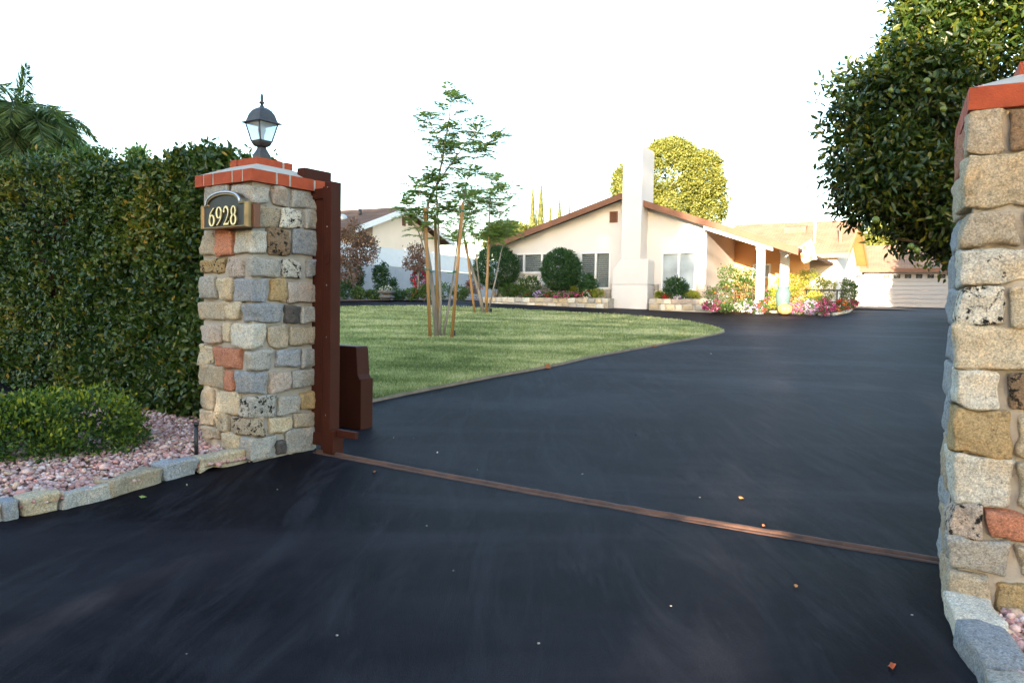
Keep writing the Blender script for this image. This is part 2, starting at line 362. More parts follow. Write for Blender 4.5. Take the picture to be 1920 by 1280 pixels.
def panemat(name, base, rough=.06, spec=.6):
    mt, nt, b = nmat(name); v = ocoord(nt); n = tex(nt, 'ShaderNodeTexNoise', 1.5, 4, .5, v)
    nt.links.new(ramp(nt, n.outputs[0], [(.35, base), (.7, tuple(x * 1.5 for x in base))]), b.inputs['Base Color'])
    b.inputs['Roughness'].default_value = rough; b.inputs['Specular IOR Level'].default_value = spec; return mt
M['pane_dark'] = panemat('dark_window_glass', (.012, .013, .014), .3, .08)
M['pane_light'] = panemat('curtained_window_glass', (.30, .34, .37))
M['blind'] = pm('window_blind', (.17, .19, .19), None, 5, .5, 0)
def flagmat():
    mt, nt, b = nmat('spotted_flag_cloth'); v = ocoord(nt); vo = nt.nodes.new('ShaderNodeTexVoronoi'); nt.links.new(v, vo.inputs['Vector']); vo.inputs['Scale'].default_value = 3.2; vo.inputs['Randomness'].default_value = .4
    nt.links.new(ramp(nt, vo.outputs['Distance'], [(.0, (.42, .12, .03)), (.26, (.48, .17, .07)), (.36, (.42, .34, .26))]), b.inputs['Base Color']); b.inputs['Roughness'].default_value = .8; return mt
M['flag'] = flagmat()
def colmat(name, mult=70, rough=.9):
    mt, nt, b = nmat(name); a = nt.nodes.new('ShaderNodeAttribute'); a.attribute_name = 'col'; v = ocoord(nt)
    n = tex(nt, 'ShaderNodeTexNoise', mult, 5, .7, v)
    nt.links.new(mixc(nt, 1.0, a.outputs['Color'], ramp(nt, n.outputs[0], [(.3, (.72, .72, .72)), (.7, (1.2, 1.2, 1.2))]), 'MULTIPLY'), b.inputs['Base Color'])
    b.inputs['Roughness'].default_value = rough; b.inputs['Specular IOR Level'].default_value = .25; nt.links.new(bumpn(nt, n.outputs[0], .4, .004), b.inputs['Normal']); return mt
M['pebble'] = colmat('pink_gravel')
M['bladder'] = colmat('debris')

# ------------------------------------------------------------------ ground, driveway, lawn
def strip_sheet(name, x0, x1, ys, dz, mat, nx=2):
    xs = np.linspace(x0, x1, nx); V = np.array([(x, y, gz(y) + dz) for y in ys for x in xs]); n = len(xs)
    F = np.array([(j * n + i, j * n + i + 1, (j + 1) * n + i + 1, (j + 1) * n + i) for j in range(len(ys) - 1) for i in range(n - 1)])
    return np_mesh(name, V, F, mat)
ys_g = [-400, -60, -10, 3, 4, 4.5, 5, 5.5, 6] + list(np.linspace(7, 33, 27)) + [34, 40, 50, 60, 75, 90, 200, 1500]
tag(strip_sheet('ground', -900, 900, ys_g, -0.03, M['soil']), kind='structure')
ys_d = [-28, -10, 3, 4, 4.5, 5, 5.5, 6] + list(np.linspace(7, 33, 27)) + [34, 40, 46, 52]
tag(strip_sheet('driveway', -24, 34, ys_d, 0.0, M['asphalt']), kind='structure')

lawn_px = [(640, 576), (720, 575), (800, 575), (880, 577), (940, 580), (1010, 583), (1090, 588), (1160, 591), (1230, 597), (1290, 604), (1335, 613), (1354, 619), (1357, 623), (1345, 627),
           (1300, 636), (1250, 645), (1180, 657), (1100, 672), (1050, 684), (1000, 694), (930, 706), (850, 722), (760, 740), (690, 755)]
lawn_w = [G(x, y) for x, y in lawn_px]
lawn_w = [Vector((-13, 31.0, 0))] + lawn_w + [Vector((-2.6, 7.55, 0)), Vector((-4.6, 8.6, 0)), Vector((-13, 12.5, 0))]
lawn2 = [(p.x, p.y) for p in lawn_w]
def inside(x, y, poly):
    x = np.asarray(x); y = np.asarray(y); r = np.zeros(x.shape, bool); n = len(poly)
    for i in range(n):
        x1, y1 = poly[i]; x2, y2 = poly[(i + 1) % n]
        c = ((y1 > y) != (y2 > y)) & (x < (x2 - x1) * (y - y1) / ((y2 - y1) or 1e-9) + x1); r ^= c
    return r
def draped(name, poly, dz, mat, thick=0.05, step=1.0):
    bm = bmesh.new(); vs = [bm.verts.new((x, y, 0)) for x, y in poly]; bm.faces.new(vs)
    y0 = min(p[1] for p in poly); y1 = max(p[1] for p in poly); cuts = [y for y in [4, 4.5, 5, 5.5, 6] + [7 + i for i in range(27)] + [34, 36, 40, 45, 50] if y0 < y < y1]
    for y in cuts:
        bmesh.ops.bisect_plane(bm, geom=bm.verts[:] + bm.edges[:] + bm.faces[:], plane_co=(0, y, 0), plane_no=(0, 1, 0))
    top = bm.faces[:]; bm.normal_update()
    for f in top:
        if f.normal.z < 0: f.normal_flip()
    r = bmesh.ops.extrude_face_region(bm, geom=top); ev = [e for e in r['geom'] if isinstance(e, bmesh.types.BMVert)]
    evs = set(ev)
    for v in bm.verts: v.co.z = gz(v.co.y) + (dz if v in evs else dz - thick)
    me = bpy.data.meshes.new(name); bm.to_mesh(me); bm.free(); me.materials.append(mat); o = bpy.data.objects.new(name, me); COL.objects.link(o); return o
tag(draped('lawn', lawn2, 0.03, M['lawn'], .06), kind='structure')
# grass blades: denser close to the camera
N = 230000
yy = 7.4 / (1 - rng.random(N) * (1 - 7.4 / 31.5)); xx = rng.uniform(-7.5, 5.2, N)
xx = rng.uniform(-.30, .31, N) * yy
ok = inside(xx, yy, lawn2); xx, yy = xx[ok], yy[ok]; n = len(xx)
zz = np.array([gz(y) for y in yy]) + .027
pat = np.array([noise.noise(Vector((x * .45, y * 1.1, 0))) + .5 * noise.noise(Vector((x * 2.3, y * 3.4, 4))) for x, y in zip(xx, yy)])
ax = np.stack([rng.normal(0, .55, n), rng.normal(0, .55, n), np.ones(n)], 1)
o = leaves('grass', np.stack([xx, yy, zz], 1), ax, rng.normal(size=(n, 3)), rng.uniform(.03, .055, n) * (1 + .012 * yy), .0045 + .0008 * yy, M['grass'], tint=np.clip(.42 + pat * .75 + rng.normal(0, .2, n), 0, 1), oval=False)
tag(o, 'short mown green grass of the lawn island with dry straw patches', 'grass', kind='stuff')
# thin edging board round the lawn
mb = MB(); pts = lawn_w[1:-2]
for a, b in zip(pts[:-1], pts[1:]):
    d = Vector((b.x - a.x, b.y - a.y, 0)).normalized(); nn = Vector((-d.y, d.x, 0)) * .012; a2 = a.copy(); b2 = b.copy(); a2.z = gz(a.y); b2.z = gz(b.y)
    o_ = nn * 1.0
    vs = [a2 - nn + o_, b2 - nn + o_, b2 + nn + o_, a2 + nn + o_]; vs = [v + Vector((0, 0, -.01)) for v in vs] + [v + Vector((0, 0, .030)) for v in vs]
    mb.add(vs, [(3, 2, 1, 0), (4, 5, 6, 7), (0, 1, 5, 4), (1, 2, 6, 5), (2, 3, 7, 6), (3, 0, 4, 7)])
M['edging'] = pm('weathered_edging_board', (.30, .23, .17), (.16, .12, .09), 6, .9, .5, 60)
tag(mb.build('lawn_edging', M['edging']), 'thin weathered brown edging board along the rim of the lawn', 'edging')
# splintered chips of the board
def chip(px, py, w, h, lab, col=(.36, .15, .07)):
    p = G(px, py); mb = MB()
    mb.prism([(-w / 2, 0), (w / 2, 0), (w * .42, h * .7), (w * .1, h), (-w * .3, h * .75)], 1, -.015, .015, (*col, 0)); o = mb.build('wood_chip', M['bladder'], loc=p, rz=random.uniform(-.5, .5)); tag(o, lab, 'wood chip')
chip(1026, 690, .10, .07, 'splintered brown wood chip standing at the near edge of the lawn')
chip(1228, 650, .07, .04, 'small broken piece of edging at the lawn edge nearer the lawn tip')

# ------------------------------------------------------------------ stones for pillars, edging
def stone_geo(mb, c, h, ax_x, ax_y, col, seed, k=8.5, amp=.013, cuts=8):
    """rounded irregular block, half sizes h, local axes ax_x, ax_y (Vectors), z up"""
    n = cuts; rs = random.Random(seed); off = Vector((rs.uniform(-50, 50), rs.uniform(-50, 50), rs.uniform(-50, 50)))
    idx = {}; vs = []; fs = []
    sk = [rs.uniform(-.09, .09) for _ in range(6)]; er = rs.uniform(.009, .020); h = (h[0] + .001, h[1] + .001, h[2] + .001) if min(h) > .03 else h
    def vert(i, j, l):
        key = (i, j, l)
        if key in idx: return idx[key]
        p = Vector((2 * i / n - 1, 2 * j / n - 1, 2 * l / n - 1)); p = Vector([math.copysign(abs(t) ** .62, t) for t in p])
        hb = Vector(h); e_ = Vector((p.x * hb.x, p.y * hb.y, p.z * hb.z)); rr_ = min(er, min(h) * .48)
        cl = Vector([max(-(hb[t] - rr_), min(hb[t] - rr_, e_[t])) for t in range(3)]); dv_ = e_ - cl
        if dv_.length > 1e-6: e_ = cl + dv_.normalized() * min(rr_, dv_.length)
        q = Vector((e_.x / hb.x, e_.y / hb.y, e_.z / hb.z)); x, y, z = q
        z2 = z * (1 + sk[0] * x + sk[1] * y); x2 = x * (1 + sk[2] * z + sk[3] * y); y2 = y * (1 + sk[4] * z + sk[5] * x)
        l3 = Vector((x2 * h[0], y2 * h[1], z2 * h[2]))
        d = noise.noise(l3 * 9 + off) * amp * 1.6 + noise.noise(l3 * 28 + off) * amp * .8
        cn = noise.cell(l3 * 11 + off) if False else noise.noise(l3 * 4.5 - off) * amp * 1.2
        ch = max(0, noise.noise(l3 * 6 + off * 2) - .25) * .05
        l3 += q.normalized() * (d + cn - ch)
        idx[key] = len(vs); vs.append(c + ax_x * l3.x + ax_y * l3.y + Vector((0, 0, l3.z))); return idx[key]
    for a in range(n):
        for b in range(n):
            fs.append((vert(a, b, 0), vert(a, b + 1, 0), vert(a + 1, b + 1, 0), vert(a + 1, b, 0)))
            fs.append((vert(a, b, n), vert(a + 1, b, n), vert(a + 1, b + 1, n), vert(a, b + 1, n)))
            fs.append((vert(a, 0, b), vert(a + 1, 0, b), vert(a + 1, 0, b + 1), vert(a, 0, b + 1)))
            fs.append((vert(a, n, b), vert(a, n, b + 1), vert(a + 1, n, b + 1), vert(a + 1, n, b)))
            fs.append((vert(0, a, b), vert(0, a, b + 1), vert(0, a + 1, b + 1), vert(0, a + 1, b)))
            fs.append((vert(n, a, b), vert(n, a + 1, b), vert(n, a + 1, b + 1), vert(n, a, b + 1)))
    mb.add(vs, fs, col, True)
SC = dict(g=(.40, .38, .345, 0), b=(.315, .33, .355, 0), w=(.62, .585, .51, 0), t=(.43, .36, .27, 0), c=(.55, .46, .33, 0), s=(.50, .22, .14, 0), o=(.42, .30, .155, 0), p=(.43, .36, .31, 0), n=(.28, .19, .12, 0), k=(.10, .09, .085, 0))
def sc(code):
    c = SC[code[0]]; j = random.uniform(.9, 1.1); return (c[0] * j, c[1] * j, c[2] * j, .85 if code.endswith('!') else (.5 if code.endswith('.') else 0))
XA, YA = Vector((1, 0, 0)), Vector((0, 1, 0))

# ---- left pillar: near vertical edge at local (0,0); driveway side along +x, street side along +y
p0 = G(472, 866); WP = .605
LP = Fr(p0.x, p0.y, R(90 - 35), 0.0)
def c2(x, y): return 340 + x / 3.879, 270 + y / 3.879
def c3(x, y): return 340 + x / 4.0, 580 + y / 4.0
lz_top = LP.px(478, 338, 0)[1] * 0 + (P(478, 338, p0.y).z)
HL = lz_top - .0
rowsA = [ # (kind, x0, y0, x1, y1, colour) in a reading of the photo's near pillar
 ('F', 170, 300, 330, 420, 'g'), ('C', 365, 298, 640, 422, 'g'), ('S', 677, 322, 775, 448, 'p'), ('S', 808, 348, 1008, 465, 'g'),
 ('F', 160, 440, 400, 600, 't'), ('C', 430, 440, 728, 598, 't.'), ('S', 735, 478, 882, 605, 'w!'), ('S', 905, 485, 998, 615, 'g'),
 ('F', 150, 640, 235, 808, 't'), ('F', 245, 632, 358, 808, 's'), ('C', 368, 622, 620, 795, 'w'), ('S', 645, 622, 800, 803, 'n!'), ('S', 820, 630, 1000, 812, 'b'),
 ('F', 150, 835, 300, 945, 'o!'), ('F', 328, 830, 437, 965, 'p.'), ('C', 455, 825, 725, 962, 'g'), ('S', 745, 840, 878, 978, 'w!'), ('S', 915, 840, 1000, 970, 'b'),
 ('F', 155, 965, 235, 1120, 'g'), ('F', 255, 975, 355, 1130, 'c'), ('C', 380, 980, 628, 1148, 'b'), ('S', 655, 985, 770, 1148, 'o'), ('S', 782, 1003, 998, 1155, 'p'),
 ('F', 150, 1145, 310, 1282, 't'), ('F', 315, 1155, 422, 1276, 'c'), ('C', 445, 1165, 745, 1297, 'b'), ('S', 760, 1175, 870, 1299, 'k.'), ('S', 885, 1185, 988, 1300, 'g')]
rowsB = [
 ('F', 158, 110, 290, 245, 'p'), ('F', 298, 110, 352, 240, 'c'), ('C', 372, 115, 640, 290, 'w'), ('S', 665, 122, 802, 282, 't'), ('S', 820, 125, 1018, 272, 't'),
 ('F', 150, 268, 225, 415, 'c.'), ('F', 235, 282, 435, 440, 's'), ('C', 470, 312, 682, 465, 'g'), ('S', 722, 302, 905, 430, 'b'), ('S', 915, 297, 1018, 425, 'g'),
 ('F', 150, 422, 302, 580, 't'), ('F', 310, 460, 378, 605, 's'), ('C', 395, 468, 640, 640, 'b'), ('S', 675, 468, 822, 618, 'p'), ('S', 830, 448, 1010, 585, 'g'),
 ('F', 137, 605, 228, 745, 't'), ('F', 258, 618, 418, 785, 'c'), ('C', 428, 660, 715, 818, 'g!'), ('S', 738, 648, 898, 790, 'g'), ('S', 905, 615, 1003, 758, 'o'),
 ('F', 137, 758, 235, 870, 't'), ('F', 245, 780, 345, 908, 'c.'), ('C', 370, 815, 632, 955, 't!'), ('S', 668, 805, 842, 920, 'c'), ('S', 858, 772, 1005, 880, 't'),
 ('F', 130, 885, 270, 975, 't'), ('F', 288, 925, 425, 1060, 'c'), ('C', 435, 965, 710, 1140, 'g'), ('S', 720, 980, 790, 1090, 'k'), ('S', 795, 900, 1000, 1072, 'g')]
pil = empty('stone_pillar', LP.o, LP.a, 'tall fieldstone gate pillar with brick cap, carrying the lamp and the house number', 'pillar', 'stone gate pillars')
D = .036     # how far stones stand proud of the mortar
mb = MB(); sd_ = 0
for rows, cf in ((rowsA, c2), (rowsB, c3)):
    for kd, x0, y0, x1, y1, cc in rows:
        sd_ += 1; a = cf(x0, y0); b = cf(x1, y1); ym = (a[1] + b[1]) / 2
        if kd == 'F':
            s1 = LP.pxx(a[0], ym, -D)[0]; s0 = LP.pxx(b[0], ym, -D)[0]; z1 = LP.pxx((a[0] + b[0]) / 2, a[1], -D)[1]; z0 = LP.pxx((a[0] + b[0]) / 2, b[1], -D)[1]
            s1 = min(s1, WP + .02); s1 = WP + random.uniform(.005, .022) if a[0] < 381 else s1
            stone_geo(mb, Vector((.045 - D + random.uniform(-.006, .006), (s0 + s1) / 2, (z0 + z1) / 2)), ((.045), (s1 - s0) / 2, (z1 - z0) / 2), XA, YA, sc(cc), sd_)
        elif kd == 'S':
            s0 = LP.px(a[0], ym, -D)[0]; s1 = LP.px(b[0], ym, -D)[0]; z1 = LP.px((a[0] + b[0]) / 2, a[1], -D)[1]; z0 = LP.px((a[0] + b[0]) / 2, b[1], -D)[1]
            s1 = min(s1, WP + .02)
            stone_geo(mb, Vector(((s0 + s1) / 2, .045 - D + random.uniform(-.006, .006), (z0 + z1) / 2)), ((s1 - s0) / 2, .045, (z1 - z0) / 2), XA, YA, sc(cc), sd_)
        else:
            xe = LP.px(b[0], ym, -D)[0]; ye = LP.pxx(a[0], ym, -D)[0]; zc = LP.o
            cpx = 478 - 4 * (ym - 340) / 530
            z1 = LP.px(cpx, a[1], -D)[1]; z0 = LP.px(cpx, b[1], -D)[1]
            x0_, y0_ = -D, -D
            stone_geo(mb, Vector(((xe + x0_) / 2, (ye + y0_) / 2, (z0 + z1) / 2)), ((xe - x0_) / 2, (ye - y0_) / 2, (z1 - z0) / 2), XA, YA, sc(cc), sd_, k=11)
mb.build('stonework', M['stone'], pil)
ZC = LP.px(478, 338, -.07)[1]                 # underside of the brick cap
def mortar_core(parent, w, h, z0=-.05):
    mb = MB(); n = 10; nz = 34; e = .0
    def face(fn):
        vs = [fn(i / n, j / nz) for j in range(nz + 1) for i in range(n + 1)]
        mb.add(vs, [(j * (n + 1) + i, j * (n + 1) + i + 1, (j + 1) * (n + 1) + i + 1, (j + 1) * (n + 1) + i) for j in range(nz) for i in range(n)], None, True)
    def nz_(p): return noise.noise(p * 14) * .010
    def mk(x, y, nx, ny, z):
        p = Vector((x, y, z)); d = 0 if (x in (0, w) and y in (0, w)) else nz_(p); fl = .03 * max(0, 1 - z / .1) ** 2
        return (x + nx * (d + fl), y + ny * (d + fl), z)
    H = lambda t: z0 + (h - z0) * t
    face(lambda s, t: mk(w * s, 0, 0, -1, H(t))); face(lambda s, t: mk(w, w * s, 1, 0, H(t)))
    face(lambda s, t: mk(w * (1 - s), w, 0, 1, H(t))); face(lambda s, t: mk(0, w * (1 - s), -1, 0, H(t)))
    mb.box(.01, w - .01, .01, w - .01, h - .02, h - .001)
    return mb.build('mortar', M['mortar'], parent)
mortar_core(pil, WP, ZC)
# stones on the two hidden sides
def hidden_rows(mb, w, h, fA, fB, seed):
    z = .04; rs = random.Random(seed)
    while z < h - .1:
        hh = rs.uniform(.13, .19); s = .03
        for side in (fA, fB):
            s = .02
            while s < w - .1:
                ww = rs.uniform(.14, .28); ww = min(ww, w - s)
                c_, hx = side(s + ww / 2, z + hh / 2, ww / 2 - .012, hh / 2 - .012); stone_geo(mb, c_, hx, XA, YA, sc(rs.choice('gbtwcpt')), rs.randint(0, 9999), cuts=4); s += ww
        z += hh
mb = MB()
hidden_rows(mb, WP, ZC, lambda s, z, a, b: (Vector((WP + D - .045, s, z)), (.045, a, b)), lambda s, z, a, b: (Vector((s, WP + D - .045, z)), (a, .045, b)), 5)
mb.build('stonework', M['stone'], pil)

def brick_cap(parent, w, zc, ov, hb=.088, hw=.078, inset=.185, h2=.052):
    """brick rim + sloping mortar wash + upper brick course"""
    mb = MB(); mo = MB(); a, b = -ov, w + ov; mo.box(a + .006, b - .006, a + .006, b - .006, zc + .003, zc + hb - .003)
    def course(a, b, z0, z1, lens, j=.022, depth=.10):
        # four sides, bricks laid along with wide joints
        for sd_ in range(4):
            s = a; k = 0
            while s < b - .02:
                L = lens[(k + sd_) % len(lens)]; e = min(s + L, b)
                if b - e < .06: e = b
                if sd_ == 0: mb.box(s, e, a, a + depth, z0, z1)
                elif sd_ == 1: mb.box(b - depth, b, s + (depth + .001 if s == a else 0), e, z0, z1) if e - s > depth else None
                elif sd_ == 2: mb.box(s, e - (depth + .001 if e == b else 0), b - depth, b, z0, z1)
                else: mb.box(a, a + depth, s + (depth + .001 if s == a else 0), e - (depth + .001 if e == b else 0), z0, z1)
                s = e + j; k += 1
    course(a, b, zc, zc + hb, [.215, .10, .215, .10, .10])
    ai, bi = a + inset, b - inset
    z2 = zc + hb + hw
    vs = [(a + .004, a + .004, zc + hb - .002), (b - .004, a + .004, zc + hb - .002), (b - .004, b - .004, zc + hb - .002), (a + .004, b - .004, zc + hb - .002), (ai, ai, z2), (bi, ai, z2), (bi, bi, z2), (ai, bi, z2)]
    mo.add(vs, [(0, 1, 5, 4), (1, 2, 6, 5), (2, 3, 7, 6), (3, 0, 4, 7), (4, 5, 6, 7)])
    course(ai, bi, z2, z2 + h2, [.235, .235]); mo.box(ai + .006, bi - .006, ai + .006, bi - .006, z2 - .002, z2 + h2 - .003)
    o1 = mb.build('brick_course', M['brick'], parent, bevel=.004); o2 = mo.build('mortar_wash', M['mortar_pale'], parent); return z2 + h2
ZT = brick_cap(pil, WP, ZC, .048)

# ---- right pillar: near vertical edge at local (0,0); street side along +x, driveway side along +y
q0 = G(1793, 1152); RP = Fr(q0.x, q0.y, R(-26.5), 0.0); WR = .72
pir = empty('stone_pillar', RP.o, RP.a, 'fieldstone gate pillar cut off by the right edge of the photo, without lamp or number', 'pillar', 'stone gate pillars')
rowsR = [(205, 285, 't', 1884, 'n'), (290, 388, 'c', 1990, None), (394, 462, 't', 1908, 'n'), (466, 534, 'w.', 1960, None), (537, 608, 'w!', 1884, 'c'), (611, 690, 'c', 1990, None), (693, 764, 'w', 1876, 'n!'),
         (768, 850, 'o', 1896, 'c'), (853, 942, 'w', 1900, 'c'), (945, 1004, 'p!', 1842, 's'), (1007, 1070, 'g', 1890, 't'), (1073, 1145, 't', 1856, 'o')]
mb = MB(); sd_ = 300
for i, (ya, yb, ca, wid, cb) in enumerate(rowsR):
    sd_ += 4; cpx = 1826 - (ya - 205) * 35 / 945.0
    z1 = RP.px(cpx, ya, -D)[1]; z0 = RP.px(cpx, yb, -D)[1]; z0 = max(z0, -.02)
    dy = .30 if i % 2 else .18; wid = min(RP.px(wid, (ya + yb) / 2, -D)[0], WR + D)
    stone_geo(mb, Vector(((wid - D) / 2, (dy - D) / 2, (z0 + z1) / 2)), ((wid + D) / 2, (dy + D) / 2, (z1 - z0) / 2), XA, YA, sc(ca), sd_, k=14, cuts=14)
    stone_geo(mb, Vector((.045 - D, (dy + .02 + WR) / 2, (z0 + z1) / 2)), (.045, (WR - dy - .02) / 2, (z1 - z0) / 2), XA, YA, sc(random.choice('bgsbt')), sd_ + 1)
    if cb:
        w2_ = min(wid + .03 + (.26 if i % 2 else .20), WR); stone_geo(mb, Vector(((wid + .022 + w2_) / 2, .045 - D, (z0 + z1) / 2 - .006)), ((w2_ - wid - .022) / 2, .045, (z1 - z0) / 2 * .93), XA, YA, sc(cb), sd_ + 2)
        if WR - w2_ > .08: stone_geo(mb, Vector(((w2_ + .022 + WR) / 2, .045 - D, (z0 + z1) / 2)), ((WR - w2_ - .022) / 2, .045, (z1 - z0) / 2 * .95), XA, YA, sc(random.choice('gtwc')), sd_ + 3)
ZR = RP.px(1821, 203, -.065)[1]
hidden_rows(mb, WR, ZR, lambda s, z, a, b: (Vector((WR + D - .045, s, z)), (.045, a, b)), lambda s, z, a, b: (Vector((s, WR + D - .045, z)), (a, .045, b)), 15)
mb.build('stonework', M['stone'], pir); mortar_core(pir, WR, ZR); brick_cap(pir, WR, ZR, .035)
print('PILLARS', p0, ZC, ZT, 'R', q0, ZR)

# ------------------------------------------------------------------ lamp on the left pillar
lamp = empty('post_lamp', LP.wld(WP / 2, WP / 2, ZT), LP.a + .0, 'small weathered black lantern standing on top of the stone pillar', 'lamp')
q = R(45); lamp.scale = (.96, .96, .96)
mb = MB(); mb.lathe([(.072, 0), (.072, .055), (.060, .075), (.042, .105), (.036, .12)], seg=4, rot=q, smooth=False); mb.build('pedestal', M['lamp_metal'], lamp, bevel=.003)
mb = MB(); mb.lathe([(.034, .12), (.062, .130), (.078, .150), (.084, .166)], seg=4, rot=q, smooth=False); mb.build('cup', M['lamp_metal'], lamp, bevel=.003)
mb = MB()
for k in range(4):
    a = q + k * math.pi / 2; mb.tube([(.080 * math.cos(a), .080 * math.sin(a), .165), (.128 * math.cos(a), .128 * math.sin(a), .315)], .006, 6)
mb.lathe([(.082, .163), (.088, .172)], seg=4, rot=q, smooth=False)
mb.build('frame', M['lamp_metal'], lamp)
for k in range(4):
    a, b_ = q + k * math.pi / 2, q + (k + 1) * math.pi / 2; r1, r2 = .079, .126
    vs = [(r1 * math.cos(a), r1 * math.sin(a), .167), (r1 * math.cos(b_), r1 * math.sin(b_), .167), (r2 * math.cos(b_), r2 * math.sin(b_), .314), (r2 * math.cos(a), r2 * math.sin(a), .314)]
    MB().add(vs, [(0, 1, 2, 3)]).build('glass_pane', M['lamp_glass'], lamp)
mb = MB(); mb.lathe([(.165, .312), (.160, .320), (.130, .326), (.120, .345), (.104, .385), (.078, .418), (.045, .438), (.020, .445), (.014, .462)], seg=4, rot=q, smooth=False); mb.build('roof', M['lamp_metal'], lamp, bevel=.002)
mb = MB(); mb.lathe([(.010, .455), (.010, .470), (.022, .476), (.022, .484), (.010, .492), (.013, .515), (.012, .535), (.006, .550), (.001, .553)], seg=12); mb.build('finial', M['lamp_metal'], lamp)
mb = MB(); mb.lathe([(.014, .168), (.016, .20), (.030, .24), (.034, .27), (.022, .30), (.003, .31)], seg=14); mb.build('bulb', M['white_paint'], lamp)

# ------------------------------------------------------------------ house number plaque (on the street face, local plane x = const)
OFF = -.125
y_l, zb_ = LP.pxx(376, 428, OFF); y_r, _ = LP.pxx(463, 424, OFF)
zt_ = LP.pxx(400, 383, OFF)[1]; za_ = LP.pxx(424, 358, OFF)[1]; zb_ = LP.pxx(420, 428, OFF)[1]
wq = (y_l - y_r); cyq = (y_l + y_r) / 2; hq = zt_ - zb_; aq = za_ - zt_
print('PLAQUE', wq, hq, aq)
pl = empty('house_number_plaque', LP.wld(OFF, cyq, (zb_ + zt_) / 2), LP.a - math.pi / 2, 'bronze framed black house number plaque reading 6928 on the stone pillar', 'house number')
# plaque's own axes: local x to the right as read, local y towards the pillar, z up
def arch(w, h, a, n=26, sh=.13):
    pts = [(-w / 2, -h / 2), (w / 2, -h / 2), (w / 2, h / 2)]
    x0 = w / 2 - w * sh
    pts.append((x0 + .01, h / 2))
    for i in range(n + 1):
        t = math.pi * i / n; x = x0 * math.cos(t); pts.append((x, h / 2 + a * (math.sin(t) ** .8) if 0 < i < n else h / 2 + .002))
    pts.append((-x0 - .01, h / 2)); pts.append((-w / 2, h / 2)); return pts
def ring(mb, P1, y1, P2, y2):
    n = len(P1); b = [(p[0], y1, p[1]) for p in P1] + [(p[0], y2, p[1]) for p in P2]
    mb.add(b, [(i, (i + 1) % n, n + (i + 1) % n, n + i) for i in range(n)])
A1 = arch(wq, hq, aq); A2 = [(x * .955, z * .93 + (.0)) for x, z in A1]; A3 = [(x * .90, z * .86) for x, z in A1]; A4 = [(x * .86, z * .82) for x, z in A1]
mb = MB(); ring(mb, A1, .045, A1, .012); ring(mb, A1, .012, A2, -.006); ring(mb, A2, -.006, A3, -.006); ring(mb, A3, -.006, A4, .006); mb.add([(p[0], .045, p[1]) for p in A1], [list(range(len(A1)))])
mb.build('frame', M['bronze'], pl)
mb = MB(); mb.add([(p[0], .0055, p[1]) for p in A4], [list(range(len(A4)))[::-1]]); mb.build('panel', M['black'], pl)
mb = MB(); mb.tube([(A2[i][0], -.004, A2[i][1] + .006) for i in range(3, len(A2) - 1)], .009, 8); mb.build('arch_rim', M['steel'], pl)
mb = MB(); mb.box(-wq * .35, wq / 2 + .02, .046, .10, -hq / 2 - .0, hq / 2 - .01); mb.build('mounting_block', M['fascia'], pl, bevel=.004)
# numerals: ribbons of varying width
def numeral(ch):
    c, s = math.cos, math.sin; out = []
    def arc(cx, cy, rx, ry, a0, a1, n=18): return [(cx + rx * c(R(a0 + (a1 - a0) * i / n)), cy + ry * s(R(a0 + (a1 - a0) * i / n))) for i in range(n + 1)]
    if ch == '8': out.append((arc(.5, .74, .26, .24, -90, 270, 28), lambda t, p: .05 + .06 * abs(p[0] - .5) / .26)); out.append((arc(.5, .26, .32, .26, 90, 450, 28), lambda t, p: .05 + .08 * abs(p[0] - .5) / .32))
    if ch in '69':
        a = [(.80, .97), (.66, .93), (.50, .83)] + arc(.52, .32, .34, .48, 130, 190, 8)[1:]; b = arc(.5, .30, .32, .29, 178, 538, 28)
        if ch == '9': a = [(1 - x, 1 - y) for x, y in a]; b = [(1 - x, 1 - y) for x, y in b]
        out.append((a, lambda t, p: .05 + .07 * t)); out.append((b, lambda t, p: .05 + .09 * abs(p[0] - .5) / .32))
    if ch == '2':
        a = arc(.46, .70, .32, .28, 165, -20, 16) + [(.70, .48), (.52, .28), (.34, .12), (.20, .05)]
        out.append((a, lambda t, p: .05 + (.08 * (1 - abs(t - .45) / .45) if t < .9 else 0))); out.append(([(.16, .05), (.82, .05), (.86, .20)], lambda t, p: .10 if t < .6 else .05))
        out.append((arc(.20, .76, .05, .05, 0, 360, 10), lambda t, p: .08))
    return out
th = (hq + aq * .45) * .60; tw = th * .66; x_ = -4 * tw * .99 / 2
mb = MB()
for i, ch in enumerate('6928'):
    for pts, wf in numeral(ch):
        n = len(pts); L_, R_ = [], []
        for k in range(n):
            a = pts[max(k - 1, 0)]; b = pts[min(k + 1, n - 1)]; dx, dy = b[0] - a[0], b[1] - a[1]; l = math.hypot(dx * tw, dy * th) or 1; nx, ny = -dy * th / l, dx * tw / l
            w_ = wf(k / (n - 1), pts[k]) * th * .50; X = x_ + (i * .99 + pts[k][0]) * tw; Z = (pts[k][1] - .5) * th - .004 + aq * .02
            L_.append((X + nx * w_, Z + ny * w_)); R_.append((X - nx * w_, Z - ny * w_))
        for k in range(n - 1):
            qd = [L_[k], L_[k + 1], R_[k + 1], R_[k]]
            mb.add([(p[0], -.008, p[1]) for p in qd] + [(p[0], .005, p[1]) for p in qd], [(0, 1, 2, 3), (7, 6, 5, 4), (0, 4, 5, 1), (3, 2, 6, 7), (0, 3, 7, 4), (1, 5, 6, 2)])
M['numeral'] = pm('polished_brass', (.62, .50, .30), (.50, .40, .24), 20, .3, .05, 80, metal=.8)
mb.build('numerals_6928', M['numeral'], pl)

